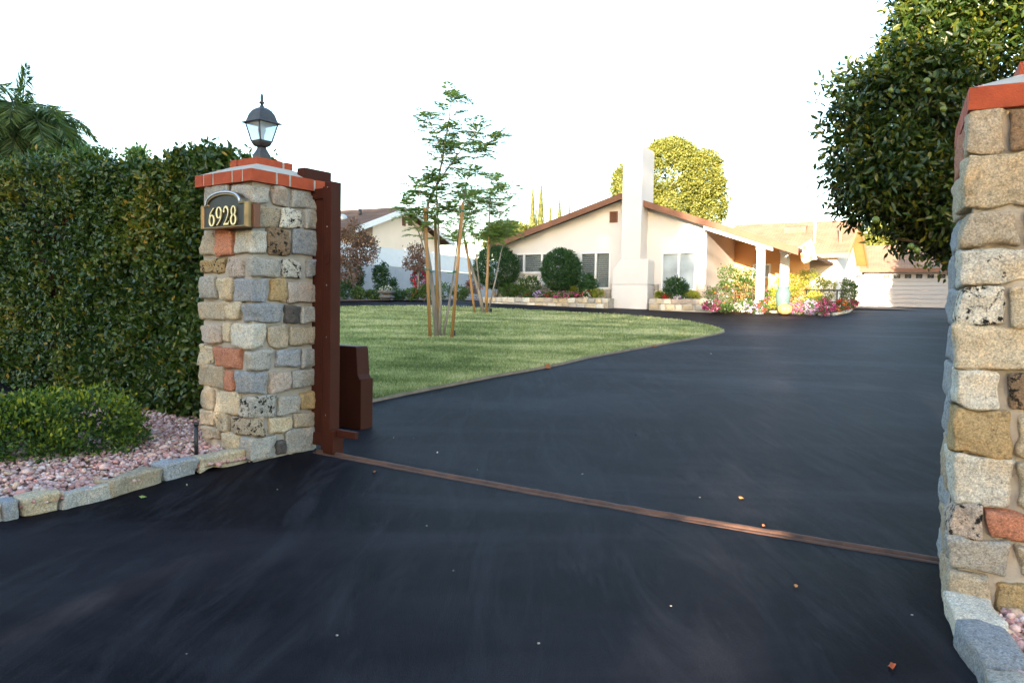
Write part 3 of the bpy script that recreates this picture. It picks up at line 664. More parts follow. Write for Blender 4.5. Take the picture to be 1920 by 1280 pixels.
# ------------------------------------------------------------------ sliding gate end, opener, track
gp = G(613, 847); gl = LP.loc(gp)
gate = empty('sliding_gate', LP.wld(gl.x - .05, gl.y + .03, 0), LP.a, 'open brown metal sliding gate, its end post beside the stone pillar', 'gate')
hz = P(625, 343, gp.y).z
mb = MB(); mb.box(0, .10, -.115, -.035, .02, hz); mb.box(.02, .08, -.035, .01, .04, hz - .03); mb.build('end_post', M['rust_brown'], gate, bevel=.006)
mb = MB(); mb.box(.025, .075, .012, 5.0, hz - .12, hz - .04); mb.box(.025, .075, .012, 5.0, .10, .2); mb.build('rail', M['rust_brown'], gate, bevel=.004)
mb = MB(); mb.box(.045, .055, .02, 5.0, .2, hz - .12); mb.build('panel', M['rust_brown'], gate)
mb = MB(); mb.box(-.012, -.001, -.10, -.05, hz - .62, hz - .56); mb.build('latch_plate', M['rust_brown'], gate)
for zz_ in (hz - .05, hz - .35, hz - .8, hz - 1.2, .35): MB().box(-.008, -.001, -.082, -.072, zz_, zz_ + .010).build('bolt', M['steel'], gate)
mb = MB(); mb.box(-.02, .10, -.14, -.10 + .20, .26, .30) if False else mb.box(.03, .07, -.36, -.116, .19, .245); mb.box(-.004, .10, -.16, -.116, .05, .24); mb.build('push_bracket', M['rust_brown'], gate, bevel=.003)
tb = MB(); gy = LP.pxx(585, 322, WP + .04)
x1_ = WP + .09
ya = LP.pxx(600, 325, WP + .0)[0]
tb.box(WP * .72, WP + .10, ya - .02, ya + .07, ZC + .085, ZC + .17)
tb.build('guide_bracket', M['rust_brown'], pil, bevel=.004)

op = G(676, 806); ol = LP.loc(op)
ope = empty('gate_opener', LP.wld(ol.x, ol.y, gz(op.y)), LP.a, 'brown metal gate opener housing with sloping back beside the driveway', 'gate opener')
H_ = P(676, 650, op.y).z - gz(op.y)
prof = [(0, 0), (0, .42 * H_ / .68), (.015, .60 * H_), (.045, .66 * H_), (.065, .97 * H_), (.075, H_), (.42, H_), (.42, 0)]
mb = MB(); mb.prism(prof, 0, 0, .15); mb.build('housing', M['rust_brown'], ope, bevel=.008)

t0 = G(607, 848); t1 = G(1765, 1052); d = (t1 - t0); d.z = 0; Ld = d.length; d.normalize(); nrm_ = Vector((-d.y, d.x, 0))
mb = MB(); NS = 90
for j, (o_, w_, h_, seed) in enumerate(((0, .026, .022, 1), (-.045, .018, .010, 2), (.035, .012, .012, 5))):
    vs = []
    for i in range(NS + 1):
        s = (i / NS) * (Ld + .12) - .06; wob = .004 * noise.noise(Vector((s * 3, seed, 0))); ww = w_ * (1 + .25 * noise.noise(Vector((s * 7, seed, 3)))); hh = h_ * (1 + .3 * noise.noise(Vector((s * 9, seed, 7))))
        c_ = t0 + d * s + nrm_ * (o_ + wob); z = gz(c_.y)
        for k in range(7):
            a = math.pi * k / 6; vs.append(Vector((c_.x, c_.y, z - .002)) - nrm_ * (ww * math.cos(a)) + Vector((0, 0, hh * math.sin(a))))
    mb.add(vs, [(i * 7 + k, i * 7 + k + 1, (i + 1) * 7 + k + 1, (i + 1) * 7 + k) for i in range(NS) for k in range(6)], None, True)
tag(mb.build('gate_track', M['rail']), 'rusty brown gate track crossing the black driveway between the pillars', 'gate track')

# ------------------------------------------------------------------ gravel beds, edging stones
def pebbles(name, poly, zf, n, size, label):
    x0 = min(p[0] for p in poly); x1 = max(p[0] for p in poly); y0 = min(p[1] for p in poly); y1 = max(p[1] for p in poly)
    xs = rng.uniform(x0, x1, n * 3); ys = rng.uniform(y0, y1, n * 3); k = inside(xs, ys, poly); xs, ys = xs[k][:n], ys[k][:n]; n = len(xs)
    ph = (1 + 5 ** .5) / 2
    ico = unit(np.array([(-1, ph, 0), (1, ph, 0), (-1, -ph, 0), (1, -ph, 0), (0, -1, ph), (0, 1, ph), (0, -1, -ph), (0, 1, -ph), (ph, 0, -1), (ph, 0, 1), (-ph, 0, -1), (-ph, 0, 1)], float))
    fc = np.array([(0, 11, 5), (0, 5, 1), (0, 1, 7), (0, 7, 10), (0, 10, 11), (1, 5, 9), (5, 11, 4), (11, 10, 2), (10, 7, 6), (7, 1, 8), (3, 9, 4), (3, 4, 2), (3, 2, 6), (3, 6, 8), (3, 8, 9), (4, 9, 5), (2, 4, 11), (6, 2, 10), (8, 6, 7), (9, 8, 1)])
    zz = np.array([zf(x, y) for x, y in zip(xs, ys)]) + rng.uniform(-.006, .02, n)
    sz = size * rng.lognormal(0, .33, n)
    V = ico[None] * (1 + rng.uniform(-.3, .25, (n, 12, 1))) * (sz[:, None, None] * np.stack([rng.uniform(.8, 1.4, n), rng.uniform(.6, 1, n), rng.uniform(.45, .75, n)], 1)[:, None, :])
    a = rng.uniform(0, 6.28, n); ti = rng.normal(0, .35, n); ca, sa, ct, st = np.cos(a), np.sin(a), np.cos(ti), np.sin(ti)
    X = V[..., 0] * ct[:, None] - V[..., 2] * st[:, None]; Z = V[..., 0] * st[:, None] + V[..., 2] * ct[:, None]; Y = V[..., 1]
    V = np.stack([X * ca[:, None] - Y * sa[:, None] + xs[:, None], X * sa[:, None] + Y * ca[:, None] + ys[:, None], Z + zz[:, None]], 2)
    F = (np.arange(n)[:, None, None] * 12 + fc[None]).reshape(-1, 3)
    pal = np.array([(.62, .36, .32), (.54, .28, .25), (.70, .48, .43), (.62, .42, .30), (.76, .60, .56), (.46, .25, .23), (.60, .40, .39)]) * .95
    c = pal[rng.integers(0, len(pal), n)] * rng.uniform(.8, 1.15, (n, 1)); c = np.concatenate([c, np.ones((n, 1))], 1)
    o = np_mesh(name, V.reshape(-1, 3), F, M['pebble'], color=np.repeat(c, 20, 0)); tag(o, label, 'gravel', kind='stuff'); return o
edge_px = [(-120, 1000), (0, 978), (40, 971), (118, 955), (210, 932), (303, 902), (375, 887), (462, 868)]
edge = [G(x, y) for x, y in edge_px]
def bedh(x, y):    # the bed rises gently from the stone edge to the hedge
    best = 9
    for a, b in zip(edge[:-1], edge[1:]):
        ab = Vector((b.x - a.x, b.y - a.y)); ap = Vector((x - a.x, y - a.y)); t = max(0, min(1, ap.dot(ab) / ab.dot(ab))); best = min(best, (ap - ab * t).length)
    return .055 + min(best, 1.6) * .055
hl = [LP.wld(.0 + .5, t) for t in (8.0, 4, .62)]
bed_poly = [(p.x, p.y) for p in edge] + [(LP.wld(0, .0).x - .06, LP.wld(0, 0).y + .05), (LP.wld(.3, WP).x, LP.wld(.3, WP).y), (LP.wld(1.4, WP).x, LP.wld(1.4, WP).y), (LP.wld(1.4, 9).x, LP.wld(1.4, 9).y), (-7, 5)]
def flat_bed(name, poly, zf, mat, step=.12, kind='structure'):
    bm = bmesh.new(); bm.faces.new([bm.verts.new((x, y, 0)) for x, y in poly])
    xs = [p[0] for p in poly]; ys = [p[1] for p in poly]
    for v, (lo, hi) in (((1, 0, 0), (min(xs), max(xs))), ((0, 1, 0), (min(ys), max(ys)))):
        s = lo + step
        while s < hi:
            bmesh.ops.bisect_plane(bm, geom=bm.verts[:] + bm.edges[:] + bm.faces[:], plane_co=(v[0] * s, v[1] * s, 0), plane_no=v); s += step
    bm.normal_update()
    for f in bm.faces:
        if f.normal.z < 0: f.normal_flip()
    for v in bm.verts: v.co.z = zf(v.co.x, v.co.y)
    me = bpy.data.meshes.new(name); bm.to_mesh(me); bm.free(); me.materials.append(mat); o = bpy.data.objects.new(name, me); COL.objects.link(o); tag(o, kind=kind); return o
flat_bed('ground_bed', bed_poly, lambda x, y: bedh(x, y) + .004, M['gravelsoil'], .3)
vis = [(p.x, p.y) for p in edge] + [(LP.wld(0, 0).x - .06, LP.wld(0, 0).y + .05), (LP.wld(.75, WP).x, LP.wld(.75, WP).y), (LP.wld(.75, 6).x, LP.wld(.75, 6).y), (-5.2, 4.2)]
pebbles('gravel', vis, lambda x, y: bedh(x, y) + .010, 24000, .0155, 'pink crushed gravel in the bed left of the numbered pillar')
M['edge_stone'] = M['stone']
est = [((-70, 985), (2, 977), 'g', 'grey rough edging stone cut off by the left edge of the photo'), ((4, 977), (38, 971), 'b', 'small blue grey edging stone near the left edge of the photo'), ((42, 971), (116, 955), 'c', 'low sandy brown edging stone with a rounded top at the left'),
       ((120, 955), (212, 932), 'g', 'long grey edging stone, between the sandy brown one and the taller pale one'), ((206, 934), (304, 903), 't', 'tall pale tan edging stone in the middle of the row'),
       ((304, 903), (374, 887), 'b', 'blue grey edging stone, between the tall pale one and the ochre one'), ((376, 887), (462, 866), 'c', 'ochre sandstone edging block leaning against the numbered pillar')]
for i, (a, b, c_, lab) in enumerate(est):
    A, B = G(*a), G(*b); dv = B - A; L = dv.length; dv.normalize(); nv = Vector((-dv.y, dv.x, 0)); hh = .048 + .006 * (i % 3) + (.008 if i == 6 else 0); mb = MB()
    stone_geo(mb, Vector((0, 0, 0)), (L / 2 - .004, .068, hh), XA, YA, sc(c_), 700 + i, k=6, amp=.012, cuts=8)
    o = mb.build('edging_stone', M['stone'], loc=(A + B) / 2 + nv * .06 + Vector((0, 0, hh - .008)), rz=math.atan2(dv.y, dv.x)); tag(o, lab, 'edging stone', 'stones edging the gravel beds')
# right side bed
rs_ = [((1772, 1152), (1800, 1212), 'w', 'whitish edging stone directly at the foot of the right hand pillar'), ((1790, 1205), (1850, 1300), 'b', 'long blue grey edging stone at the bottom right corner'), ((1846, 1310), (1930, 1480), 'g', 'grey edging stone below the bottom right corner, mostly out of frame')]
for i, (a, b, c_, lab) in enumerate(rs_):
    A, B = G(*a), G(*b); dv = B - A; L = dv.length; dv.normalize(); nv = Vector((-dv.y, dv.x, 0)); mb = MB()
    stone_geo(mb, Vector((0, 0, 0)), (L / 2 - .004, .075, .055), XA, YA, sc(c_), 760 + i, k=6, amp=.01, cuts=8)
    o = mb.build('edging_stone', M['stone'], loc=(A + B) / 2 + nv * .07 + Vector((0, 0, .045)), rz=math.atan2(dv.y, dv.x)); tag(o, lab, 'edging stone', 'stones edging the gravel beds')
A = [G(1800, 1165), G(1830, 1212), G(1880, 1300), G(1950, 1480)]
rpoly = [(p.x, p.y) for p in A] + [(A[-1].x + 2.5, A[-1].y), (A[0].x + 3, RP.wld(0, 0).y - 1.2), (RP.wld(WR, -.02).x, RP.wld(WR, -.02).y)]
flat_bed('ground_bed', rpoly, lambda x, y: .045, M['gravelsoil'], .5)
pebbles('gravel', rpoly, lambda x, y: .055, 7000, .016, 'reddish pink crushed gravel at the foot of the right hand pillar')
# soil strip under the citrus tree, behind the right pillar
flat_bed('ground_bed', [(RP.wld(-.1, .9).x + .3, RP.wld(0, .9).y), (9.5, 2.6), (26, 12), (30, 44), (25.5, 42), (10.5, 16), (5.4, 7)], lambda x, y: gz(y) + .04, M['soil'], .9)
# sprinkler riser
rp = G(368, 850, .1); mb = MB(); mb.tube([(0, 0, -.05), (0, 0, .20)], .014, 10); mb.tube([(0, 0, .20), (0, 0, .225)], .019, 10); mb.build('riser', M['black'], None).name
o = bpy.data.objects['riser']; o.name = 'sprinkler_riser'; o.location = rp; tag(o, 'short black sprinkler riser pipe standing in the pink gravel', 'sprinkler')

# ------------------------------------------------------------------ hedge and ground shrub
hx = .42; hd = .9
hedge = empty('hedge', LP.wld(hx, 3.6), LP.a, 'tall dense clipped green hedge left of the numbered pillar', 'hedge')
def hface(n):     # local coordinates relative to hedge origin (x depth, y along)
    u = rng.uniform(-2.98, 5.2, n); return u
def htop(u): return 2.41 + .02 * (u + 2.9) + .085 * np.maximum(0, u + 1.5) + .05 * np.sin(u * 2.3) + .035 * np.sin(u * 5.9 + 1)
ncl = 17000; u = rng.uniform(-2.95, 5.2, ncl); u = np.where(rng.random(ncl) < .45, rng.uniform(-2.95, 0, ncl), u)
top = rng.random(ncl) < .16; tz = htop(u)
z = np.where(top, tz + rng.normal(0, .03, ncl), .17 + (tz - .17) * rng.random(ncl))
bul = np.array([noise.noise(Vector((a * 1.7, b * 1.7, 3))) * .10 + noise.noise(Vector((a * 5, b * 5, 9))) * .085 + noise.noise(Vector((a * 13, b * 13, 2))) * .03 for a, b in zip(u, z)])
x = np.where(top, rng.uniform(0, .9, ncl), -bul + rng.uniform(-.02, .06, ncl) + np.where(z < .5, (.5 - z) * .25, 0))
x = np.where(u < -2.3, np.minimum(x, .12 + .3 * rng.random(ncl) * (z < 2.2)), x); z = np.where((u < -2.55) & (z > 2.2), z - .12, z)
cc = np.stack([x, u, z], 1); per = 6
dirs = np.where(top[:, None], np.array([[-.3, 0, 1.0]]), np.array([[-1.0, 0, .25]]))
pos = np.repeat(cc, per, 0) + rng.normal(size=(ncl * per, 3)) * np.array([.025, .045, .045])
nr = np.repeat(dirs, per, 0) + rng.normal(size=(ncl * per, 3)) * .55
axd = np.repeat(rng.normal(size=(ncl, 3)) * .5 + np.array([-.35, 0, .45]), per, 0) + rng.normal(size=(ncl * per, 3)) * .7
yl = np.array([noise.noise(Vector((a * .9, b * 1.4, 31))) for a, b in zip(u, z)]); yl = np.clip((yl - .02) * 2.0, 0, 1) * np.where(u > -1.6, 1.0, .35) + np.where(top, .10, 0)
tn = np.clip(np.repeat(np.clip(rng.normal(.30, .17, ncl) + bul * 1.1, 0, .62) + yl * .38, per) + rng.normal(0, .08, ncl * per), 0, .97)
rare = rng.random(len(tn)) < .012; tn[rare] = 1.0
leaves('foliage', pos, axd, nr, rng.uniform(.042, .078, len(pos)), rng.uniform(.026, .044, len(pos)), M['leaf_hedge'], hedge, tint=tn)
# protruding shoots on top, each a stem with its own leaves
def leafy_shoot(parent, base, tip, n):
    mb = MB(); mb.tube([base, tip], .003, 5); base, tip = Vector(base), Vector(tip)
    for j in range(n):
        p = base.lerp(tip, (j + 1) / n); a = Vector((random.uniform(-1, 1), random.uniform(-1, 1), random.uniform(.1, 1.2))).normalized(); sd2 = a.cross(Vector((-.5, random.uniform(-.5, .5), 1))).normalized()
        mb.add([p, p + a * .022 - sd2 * .014, p + a * .055, p + a * .022 + sd2 * .014], [(0, 1, 2, 3)])
    o = mb.build('shoot', M['leaf_hedge'], parent); at = o.data.attributes.new('tint', 'FLOAT', 'FACE'); at.data.foreach_set('value', rng.uniform(.3, .75, len(o.data.polygons)).astype('f'))
for k in range(60):
    uu = random.uniform(-2.3, 3.0); zz_ = float(htop(uu)); xx_ = random.uniform(.05, .6); hh = random.uniform(.05, .15)
    if k == 0: uu, hh, xx_ = -2.25, .17, .1; zz_ = float(htop(uu))
    leafy_shoot(hedge, (xx_, uu, zz_ - .06), (xx_ + random.uniform(-.04, .04), uu + random.uniform(-.05, .05), zz_ + hh), 8)
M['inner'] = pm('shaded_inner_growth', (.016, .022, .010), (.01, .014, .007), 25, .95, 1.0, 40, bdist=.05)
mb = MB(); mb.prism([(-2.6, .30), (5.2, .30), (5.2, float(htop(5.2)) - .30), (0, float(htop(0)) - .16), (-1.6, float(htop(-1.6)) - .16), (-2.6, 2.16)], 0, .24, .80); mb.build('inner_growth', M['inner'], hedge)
for k in range(26):
    mb = MB(); yv = -2.8 + k * .31 + random.uniform(-.08, .08); mb.tube([(.35 + random.uniform(-.15, .15), yv, 0), (.3, yv + random.uniform(-.1, .1), .6)], [.022, .015], 6); mb.build('stem', M['bark_dark'], hedge)

def shrub(name, label, cat, lobes, n_cl, per, rc, L, W, mat, group=None, blossoms=None, stems=0, loc=None, oval=False, up=.3, base_z=None, up_n=.3, tip=0, rough=True):
    loc = Vector(loc); e = empty(name, loc, 0, label, cat, group)
    lb = [((c[0] - loc.x, c[1] - loc.y, c[2] - loc.z), r) for c, r in lobes]
    if rough:
        nl_ = []
        for c_, r_ in lb:
            nl_.append((c_, tuple(x * .84 for x in r_)))
            for _ in range(6):
                v_ = Vector((random.gauss(0, 1), random.gauss(0, 1), random.gauss(.2, .8))).normalized(); f_ = random.uniform(.3, .5); nl_.append(((c_[0] + v_.x * r_[0] * .68, c_[1] + v_.y * r_[1] * .68, c_[2] + v_.z * r_[2] * .68), tuple(x * f_ for x in r_)))
        lb = nl_
    pos, out, tint = crown_points(lb, n_cl, per, rc)
    k = pos[:, 2] > .0; pos, out, tint = pos[k], out[k], tint[k]
    if tip: tint = np.clip(tint - .15 + tip * np.clip(out[:, 2], 0, 1) * (rng.random(len(tint)) < .6), 0, 1)
    axd = out + rng.normal(size=out.shape) * .6 + np.array([0, 0, up])
    leaves('foliage', pos, axd, out + rng.normal(size=out.shape) * .5 + np.array([0, 0, up_n]), rng.uniform(.7, 1.2, len(pos)) * L, rng.uniform(.7, 1.2, len(pos)) * W, mat, e, tint=tint, oval=oval)
    if blossoms:
        for bm_, nb, bs in blossoms:
            nb = max(6, int(nb * .8)); bs = bs * .85; p, o_, t_ = crown_points(lb, nb, 4, bs * .45, .1); k = (p[:, 2] > 0.03) & (o_[:, 1] < .5); p, o_, t_ = p[k], o_[k], t_[k]
            p = p + o_ * L * .6
            leaves('blossoms', p, rng.normal(size=p.shape), o_ + rng.normal(size=p.shape) * .3 + np.array([0, -.6, .5]), bs, bs * 1.1, M[bm_], e, tint=rng.random(len(p)), oval=False)
    if stems:
        c0 = lb[0][0]
        for s in range(stems):
            a = random.uniform(0, 6.28); r_ = lb[0][1][0] * .35; mb = MB(); mb.tube([(random.uniform(-.04, .04), random.uniform(-.04, .04), 0), (c0[0] + r_ * math.cos(a), c0[1] + r_ * math.sin(a), c0[2])], [.02, .012], 6); mb.build('stem', M['bark'], e)
    return e
# low shrub in the gravel bed (lower left)
b0 = G(110, 880, .08)
shrub('ground_shrub', 'low spreading green shrub with yellow tips growing over the pink gravel', 'shrub',
      [((b0.x - .95, b0.y - .02, .22), (.30, .26, .22)), ((b0.x - .62, b0.y + .0, .2), (.24, .22, .2)), ((b0.x - .42, b0.y + .28, .28), (.42, .36, .27)), ((b0.x - .10, b0.y + .55, .26), (.34, .30, .30)), ((b0.x - .55, b0.y + .35, .28), (.5, .45, .26)), ((b0.x - .25, b0.y + .75, .28), (.5, .3, .30)), ((b0.x - .85, b0.y + .1, .26), (.5, .45, .25)), ((b0.x - .5, b0.y + .85, .25), (.6, .3, .24))],
      4600, 9, .040, .042, .020, M['leaf_ground'], loc=(b0.x, b0.y + .3, .05), stems=9, up=.5, tip=.6)

# ------------------------------------------------------------------ citrus tree, right
def limb_set(mb, base, targets, r0, r1=.01, seg=7, wob=.08):
    for t in targets:
        b = Vector(base); t = Vector(t); pts = [b + (t - b) * k / 5 + Vector((random.uniform(-wob, wob), random.uniform(-wob, wob), (k * (5 - k)) * .02)) for k in range(6)]; pts[0] = b
        mb.tube(pts, [r0 * (1 - k / 5) + r1 * k / 5 for k in range(6)], seg)
cz = gz(8.6); CT = Vector((5.45, 8.6, cz))
lob = []
for (cx_, cy_, rp) in [(1548, 192, 10), (1553, 330, 12), (1572, 205, 20), (1560, 165, 16), (1556, 260, 17), (1562, 312, 18), (1572, 372, 18), (1600, 405, 18), (1585, 140, 18), (1650, 125, 22), (1685, 65, 20), (1712, 25, 18), (1655, 432, 20), (1690, 452, 22), (1745, 478, 18), (1785, 492, 18), (1630, 250, 26), (1810, 40, 150), (1730, 90, 95), (1800, 190, 150), (1612, 172, 52), (1680, 215, 105), (1590, 215, 30), (1600, 290, 46), (1655, 310, 85), (1730, 340, 110), (1800, 370, 105), (1598, 350, 42), (1768, 440, 40), (1720, 420, 50), (1640, 385, 40), (1880, 120, 190), (1900, 300, 190), (1850, -120, 210), (1700, 160, 90), (1672, 100, 40), (1712, 20, 38)]:
    cx_ += 22 if rp > 30 and cy_ < 260 else 8; rp *= .86 if rp > 30 else .9; Yc = 8.5 + (.5 if rp > 120 else random.uniform(-.5, .3)); q_ = P(cx_, cy_, Yc); rr2 = rp * Yc / FPX; lob.append(((q_.x, Yc, q_.z), (rr2, rr2 * 1.05, rr2 * .95)))
cit = empty('citrus_tree', CT, 0, 'large dark green citrus tree with unripe green fruit behind the right hand pillar', 'tree')
lb = [((c[0] - CT.x, c[1] - CT.y, c[2] - CT.z), r) for c, r in lob]
pos, out, tint = crown_points(lb, 8200, 10, .085, .34)
k = tint * 0 + rng.random(len(tint)); axd = out * .7 + rng.normal(size=out.shape) * .6 + np.array([0, 0, -.25])
leaves('crown', pos, axd, out + rng.normal(size=out.shape) * .6 + np.array([0, 0, .5]), rng.uniform(.06, .11, len(pos)), rng.uniform(.028, .048, len(pos)), M['leaf_citrus'], cit, tint=np.clip(tint - .12, 0, 1))
mb = MB(); mb.tube([(0, 0, -.05), (.03, .02, .6), (-.05, 0, 1.3)], [.13, .11, .09], 12); limb_set(mb, (-.05, 0, 1.25), [tuple(Vector(c) * .96) for c, r in lb], .06, .012); limb_set(mb, (-.3, -.1, 2.2), [(-1.25, -.35, 1.9), (-1.3, -.2, 3.2), (-.7, -.3, 4.1), (-.2, -.9, 2.5), (.5, -.8, 3.8), (-.9, -.8, 2.6)], .03, .006)
mb.build('trunk', M['bark_dark'], cit)
fr_px = [(1757, 46, 7.3), (1741, 22, 7.3), (1733, 23, 7.2), (1791, 66, 7.3), (1853, 60, 7.2), (1871, 46, 7.2), (1820, 98, 7.2), (1872, 92, 7.3), (1670, 170, 7.4), (1598, 158, 7.5), (1740, 170, 7.1), (1769, 205, 7.1), (1738, 152, 7.1), (1660, 128, 7.3), (1642, 413, 7.3), (1708, 462, 7.4), (1719, 470, 7.4)]
fm = None
for (a, b, c_) in fr_px:
    p = P(a, b, c_) - CT
    if fm is None:
        mb = MB(); mb.lathe([(.002, -.030), (.018, -.026), (.029, -.010), (.031, .006), (.024, .022), (.010, .031), (.003, .033)], seg=14); o = mb.build('fruit', M['fruit'], cit); fm = o
    else:
        o = fm.copy(); COL.objects.link(o); o.parent = cit
    o.location = p; s_ = random.uniform(.8, 1.15); o.scale = (s_, s_, s_)

# ------------------------------------------------------------------ main house
HF = Fr(4.85, 31.0, R(-30.3)); HA = HF.a
house = empty('house', HF.o, HA, 'single storey cream stucco house with a gabled end and broad chimney', 'house')
X0 = HF.px(936, 500)[0]; X1 = HF.px(1324, 500)[0]
OV = -.55
rl = HF.px(919, 457, OV); rk = HF.px(1163, 362, OV); rr_ = HF.px(1497, 464, OV); rm = HF.px(1327, 412, OV)
print('HOUSE', X0, X1, rl, rk, rr_, rm)
xr = rk[0]; zr = rk[1]; sl_l = (zr - rl[1]) / (xr - rl[0]); sl_r = (zr - rm[1]) / (rm[0] - xr); XR = rr_[0]
def roofz(x): return zr - .10 - (sl_l * (xr - x) if x < xr else sl_r * (x - xr))
DH = 13.0
mb = MB()
poly = [(X0, -.5), (X1, -.5), (X1, roofz(X1) - .06), (xr, roofz(xr) - .06), (X0, roofz(X0) - .06)]
def wall_with_holes(mb, poly_top, x0, x1, z0, holes, y0, y1):
    """front wall split into vertical strips, open where the windows are"""
    xs = sorted(set([x0, x1] + [h[0] for h in holes] + [h[1] for h in holes] + [p for p in poly_top if x0 < p < x1]))
    for a, b in zip(xs[:-1], xs[1:]):
        hs = [h for h in holes if h[0] <= a + 1e-6 and h[1] >= b - 1e-6]; zs = [(z0, None)]
        za, zb = roofz(a) - .06, roofz(b) - .06
        if not hs: mb.prism([(a, z0), (b, z0), (b, zb), (a, za)], 1, y0, y1)
        else:
            h = hs[0]; mb.prism([(a, z0), (b, z0), (b, h[2]), (a, h[2])], 1, y0, y1); mb.prism([(a, h[3]), (b, h[3]), (b, zb), (a, za)], 1, y0, y1)
wpx = [(966.5, 1031, 475, 512, [982, 1016], 'slatted'), (1088, 1144, 473, 541, [1116.5], 'slatted'), (1240, 1304, 473, 544, [1272], 'curtain')]
holes = []
for a, b, c_, d_, ml, kd in wpx:
    xa, _ = HF.px(a, (c_ + d_) / 2, 0); xb, _ = HF.px(b, (c_ + d_) / 2, 0); zt2 = HF.px((a + b) / 2, c_, 0)[1]; zb2 = HF.px((a + b) / 2, d_, 0)[1]; holes.append((xa, xb, zb2, zt2))
wall_with_holes(mb, [xr], X0, X1, -.6, holes, 0, .2)
# right side wall, left side wall, back
mb.box(X1 - .2, X1, .202, 4.2, -.5, roofz(X1) - .06); mb.box(X0, X0 + .2, .202, DH, -.5, roofz(X0) - .06)
mb.build('wall', M['stucco'], house)
for (xa, xb, za, zb3), (a, b, c_, d_, ml, kd) in zip(holes, wpx):
    f = MB(); t = .055
    f.box(xa, xb, -.02, .10, zb3 - t, zb3); f.box(xa, xb, -.02, .10, za, za + t); f.box(xa, xa + t, -.02, .10, za + t, zb3 - t); f.box(xb - t, xb, -.02, .10, za + t, zb3 - t)
    ms = [HF.px(m_, (c_ + d_) / 2, 0)[0] for m_ in ml]
    for m_ in ms: f.box(m_ - .04, m_ + .04, -.01, .10, za + t, zb3 - t)
    w = f.build('window', M['white_paint'], house, bevel=.004)
    s = MB(); s.box(xa - .04, xb + .04, -.06, -.021, za - .05, za); s.build('sill', M['stucco'], w)
    p = MB(); p.box(xa + t, xb - t, .075, .08, za + t, zb3 - t)
    if kd == 'slatted':
        gm = glassmat('clear_window_glass', (.75, .80, .80), .03, .10) if 'clear' not in M else M['clear']; M['clear'] = gm
        p.build('pane', gm, w); bl = MB(); z_ = za + t + .02
        while z_ < zb3 - t - .02:
            bl.add([(xa + t, .12, z_), (xb - t, .12, z_), (xb - t, .15, z_ + .045), (xa + t, .15, z_ + .045)], [(0, 1, 2, 3)]); z_ += .085
        bl.build('blind', M['blind'], w); bk = MB(); bk.box(xa, xb, .22, .23, za, zb3); bk.build('dark_interior', M['pane_dark'], w)
    else: p.build('pane', M['pane_light'], w)
# roof slabs
def roof_slab(mb, pa, pb, y0, y1, t=.10):
    mb.prism([(pa[0], pa[1] - t), (pb[0], pb[1] - t), (pb[0], pb[1]), (pa[0], pa[1])], 1, y0, y1)
zl_ = roofz(rl[0]); zR_ = roofz(XR)
mb = MB(); roof_slab(mb, (rl[0] + .03, zl_ + .09), (xr, zr), OV + .045, DH); roof_slab(mb, (xr, zr), (XR, zR_ + .09), OV + .045, 9.0); mb.build('roof', M['shingle'], house)
mb = MB(); h_ = .25
mb.prism([(rl[0], zl_ + .08 - h_), (xr, zr - .0 - h_), (xr, zr - .005), (rl[0], zl_ + .085)], 1, OV, OV + .044); mb.prism([(xr, zr - h_), (XR, zR_ + .08 - h_), (XR, zR_ + .085), (xr, zr - .005)], 1, OV, OV + .044)
mb.build('fascia', M['fascia'], house)
mb = MB(); mb.prism([(rl[0] + .05, zl_ - .02 - .0), (xr, zr - .115), (xr, zr - .105), (rl[0] + .05, zl_ - .01)], 1, OV + .045, 0); mb.build('soffit', M['stucco'], house)
# white beam under the right part, porch ceiling and back walls
bx0 = HF.px(1327, 425, -.45)[0]; bx1 = HF.px(1444, 467, -.45)[0]
mb = MB(); mb.prism([(X1 + .0, roofz(X1) - .30), (XR - .9, roofz(XR - .9) - .30), (XR - .9, roofz(XR - .9) - .14), (X1 + .0, roofz(X1) - .14)], 1, OV + .06, OV + .22); mb.build('porch_beam', M['white_paint'], house)
mb = MB(); mb.prism([(X1, roofz(X1) - .03), (XR - .05, roofz(XR) + .02 - .03), (XR - .05, roofz(XR) + .0), (X1, roofz(X1) + .0)], 1, OV + .05, 8.9); mb.build('porch_ceiling', M['orange_wood'], house)
mb = MB(); mb.box(X1 - .001, XR - .4, 4.2, 4.4, -.5, roofz(XR - .4) - .05); mb.prism([(X1, roofz(XR - .4) - .05), (XR - .4, roofz(XR - .4) - .05), (X1, roofz(X1) - .04)], 1, 4.2, 4.4)
M['bounce_wall'] = pm('bounce_tinted_stucco', (.72, .42, .20), (.66, .38, .17), 1.2, .9, .2, 50); mb.build('porch_wall', M['bounce_wall'], house)  # warm bounce light is put into this wall's colour
# porch window
a = HF.px(1412, 495, 4.2); b = HF.px(1445, 521, 4.2)
mb = MB(); mb.box(a[0], b[0], 4.14, 4.199, b[1], b[1] + .07); mb.box(a[0], b[0], 4.14, 4.199, a[1] - .07, a[1]); mb.box(a[0], a[0] + .07, 4.14, 4.199, b[1] + .07, a[1] - .07); mb.box(b[0] - .07, b[0], 4.14, 4.199, b[1] + .07, a[1] - .07); mx_ = (a[0] + b[0]) / 2; mb.box(mx_ - .04, mx_ + .04, 4.14, 4.199, b[1] + .07, a[1] - .07)
w = mb.build('window', M['white_paint'], house); p = MB(); p.box(a[0] + .05, b[0] - .05, 4.17, 4.198, b[1] + .05, a[1] - .05); p.build('pane', M['pane_light'], w)
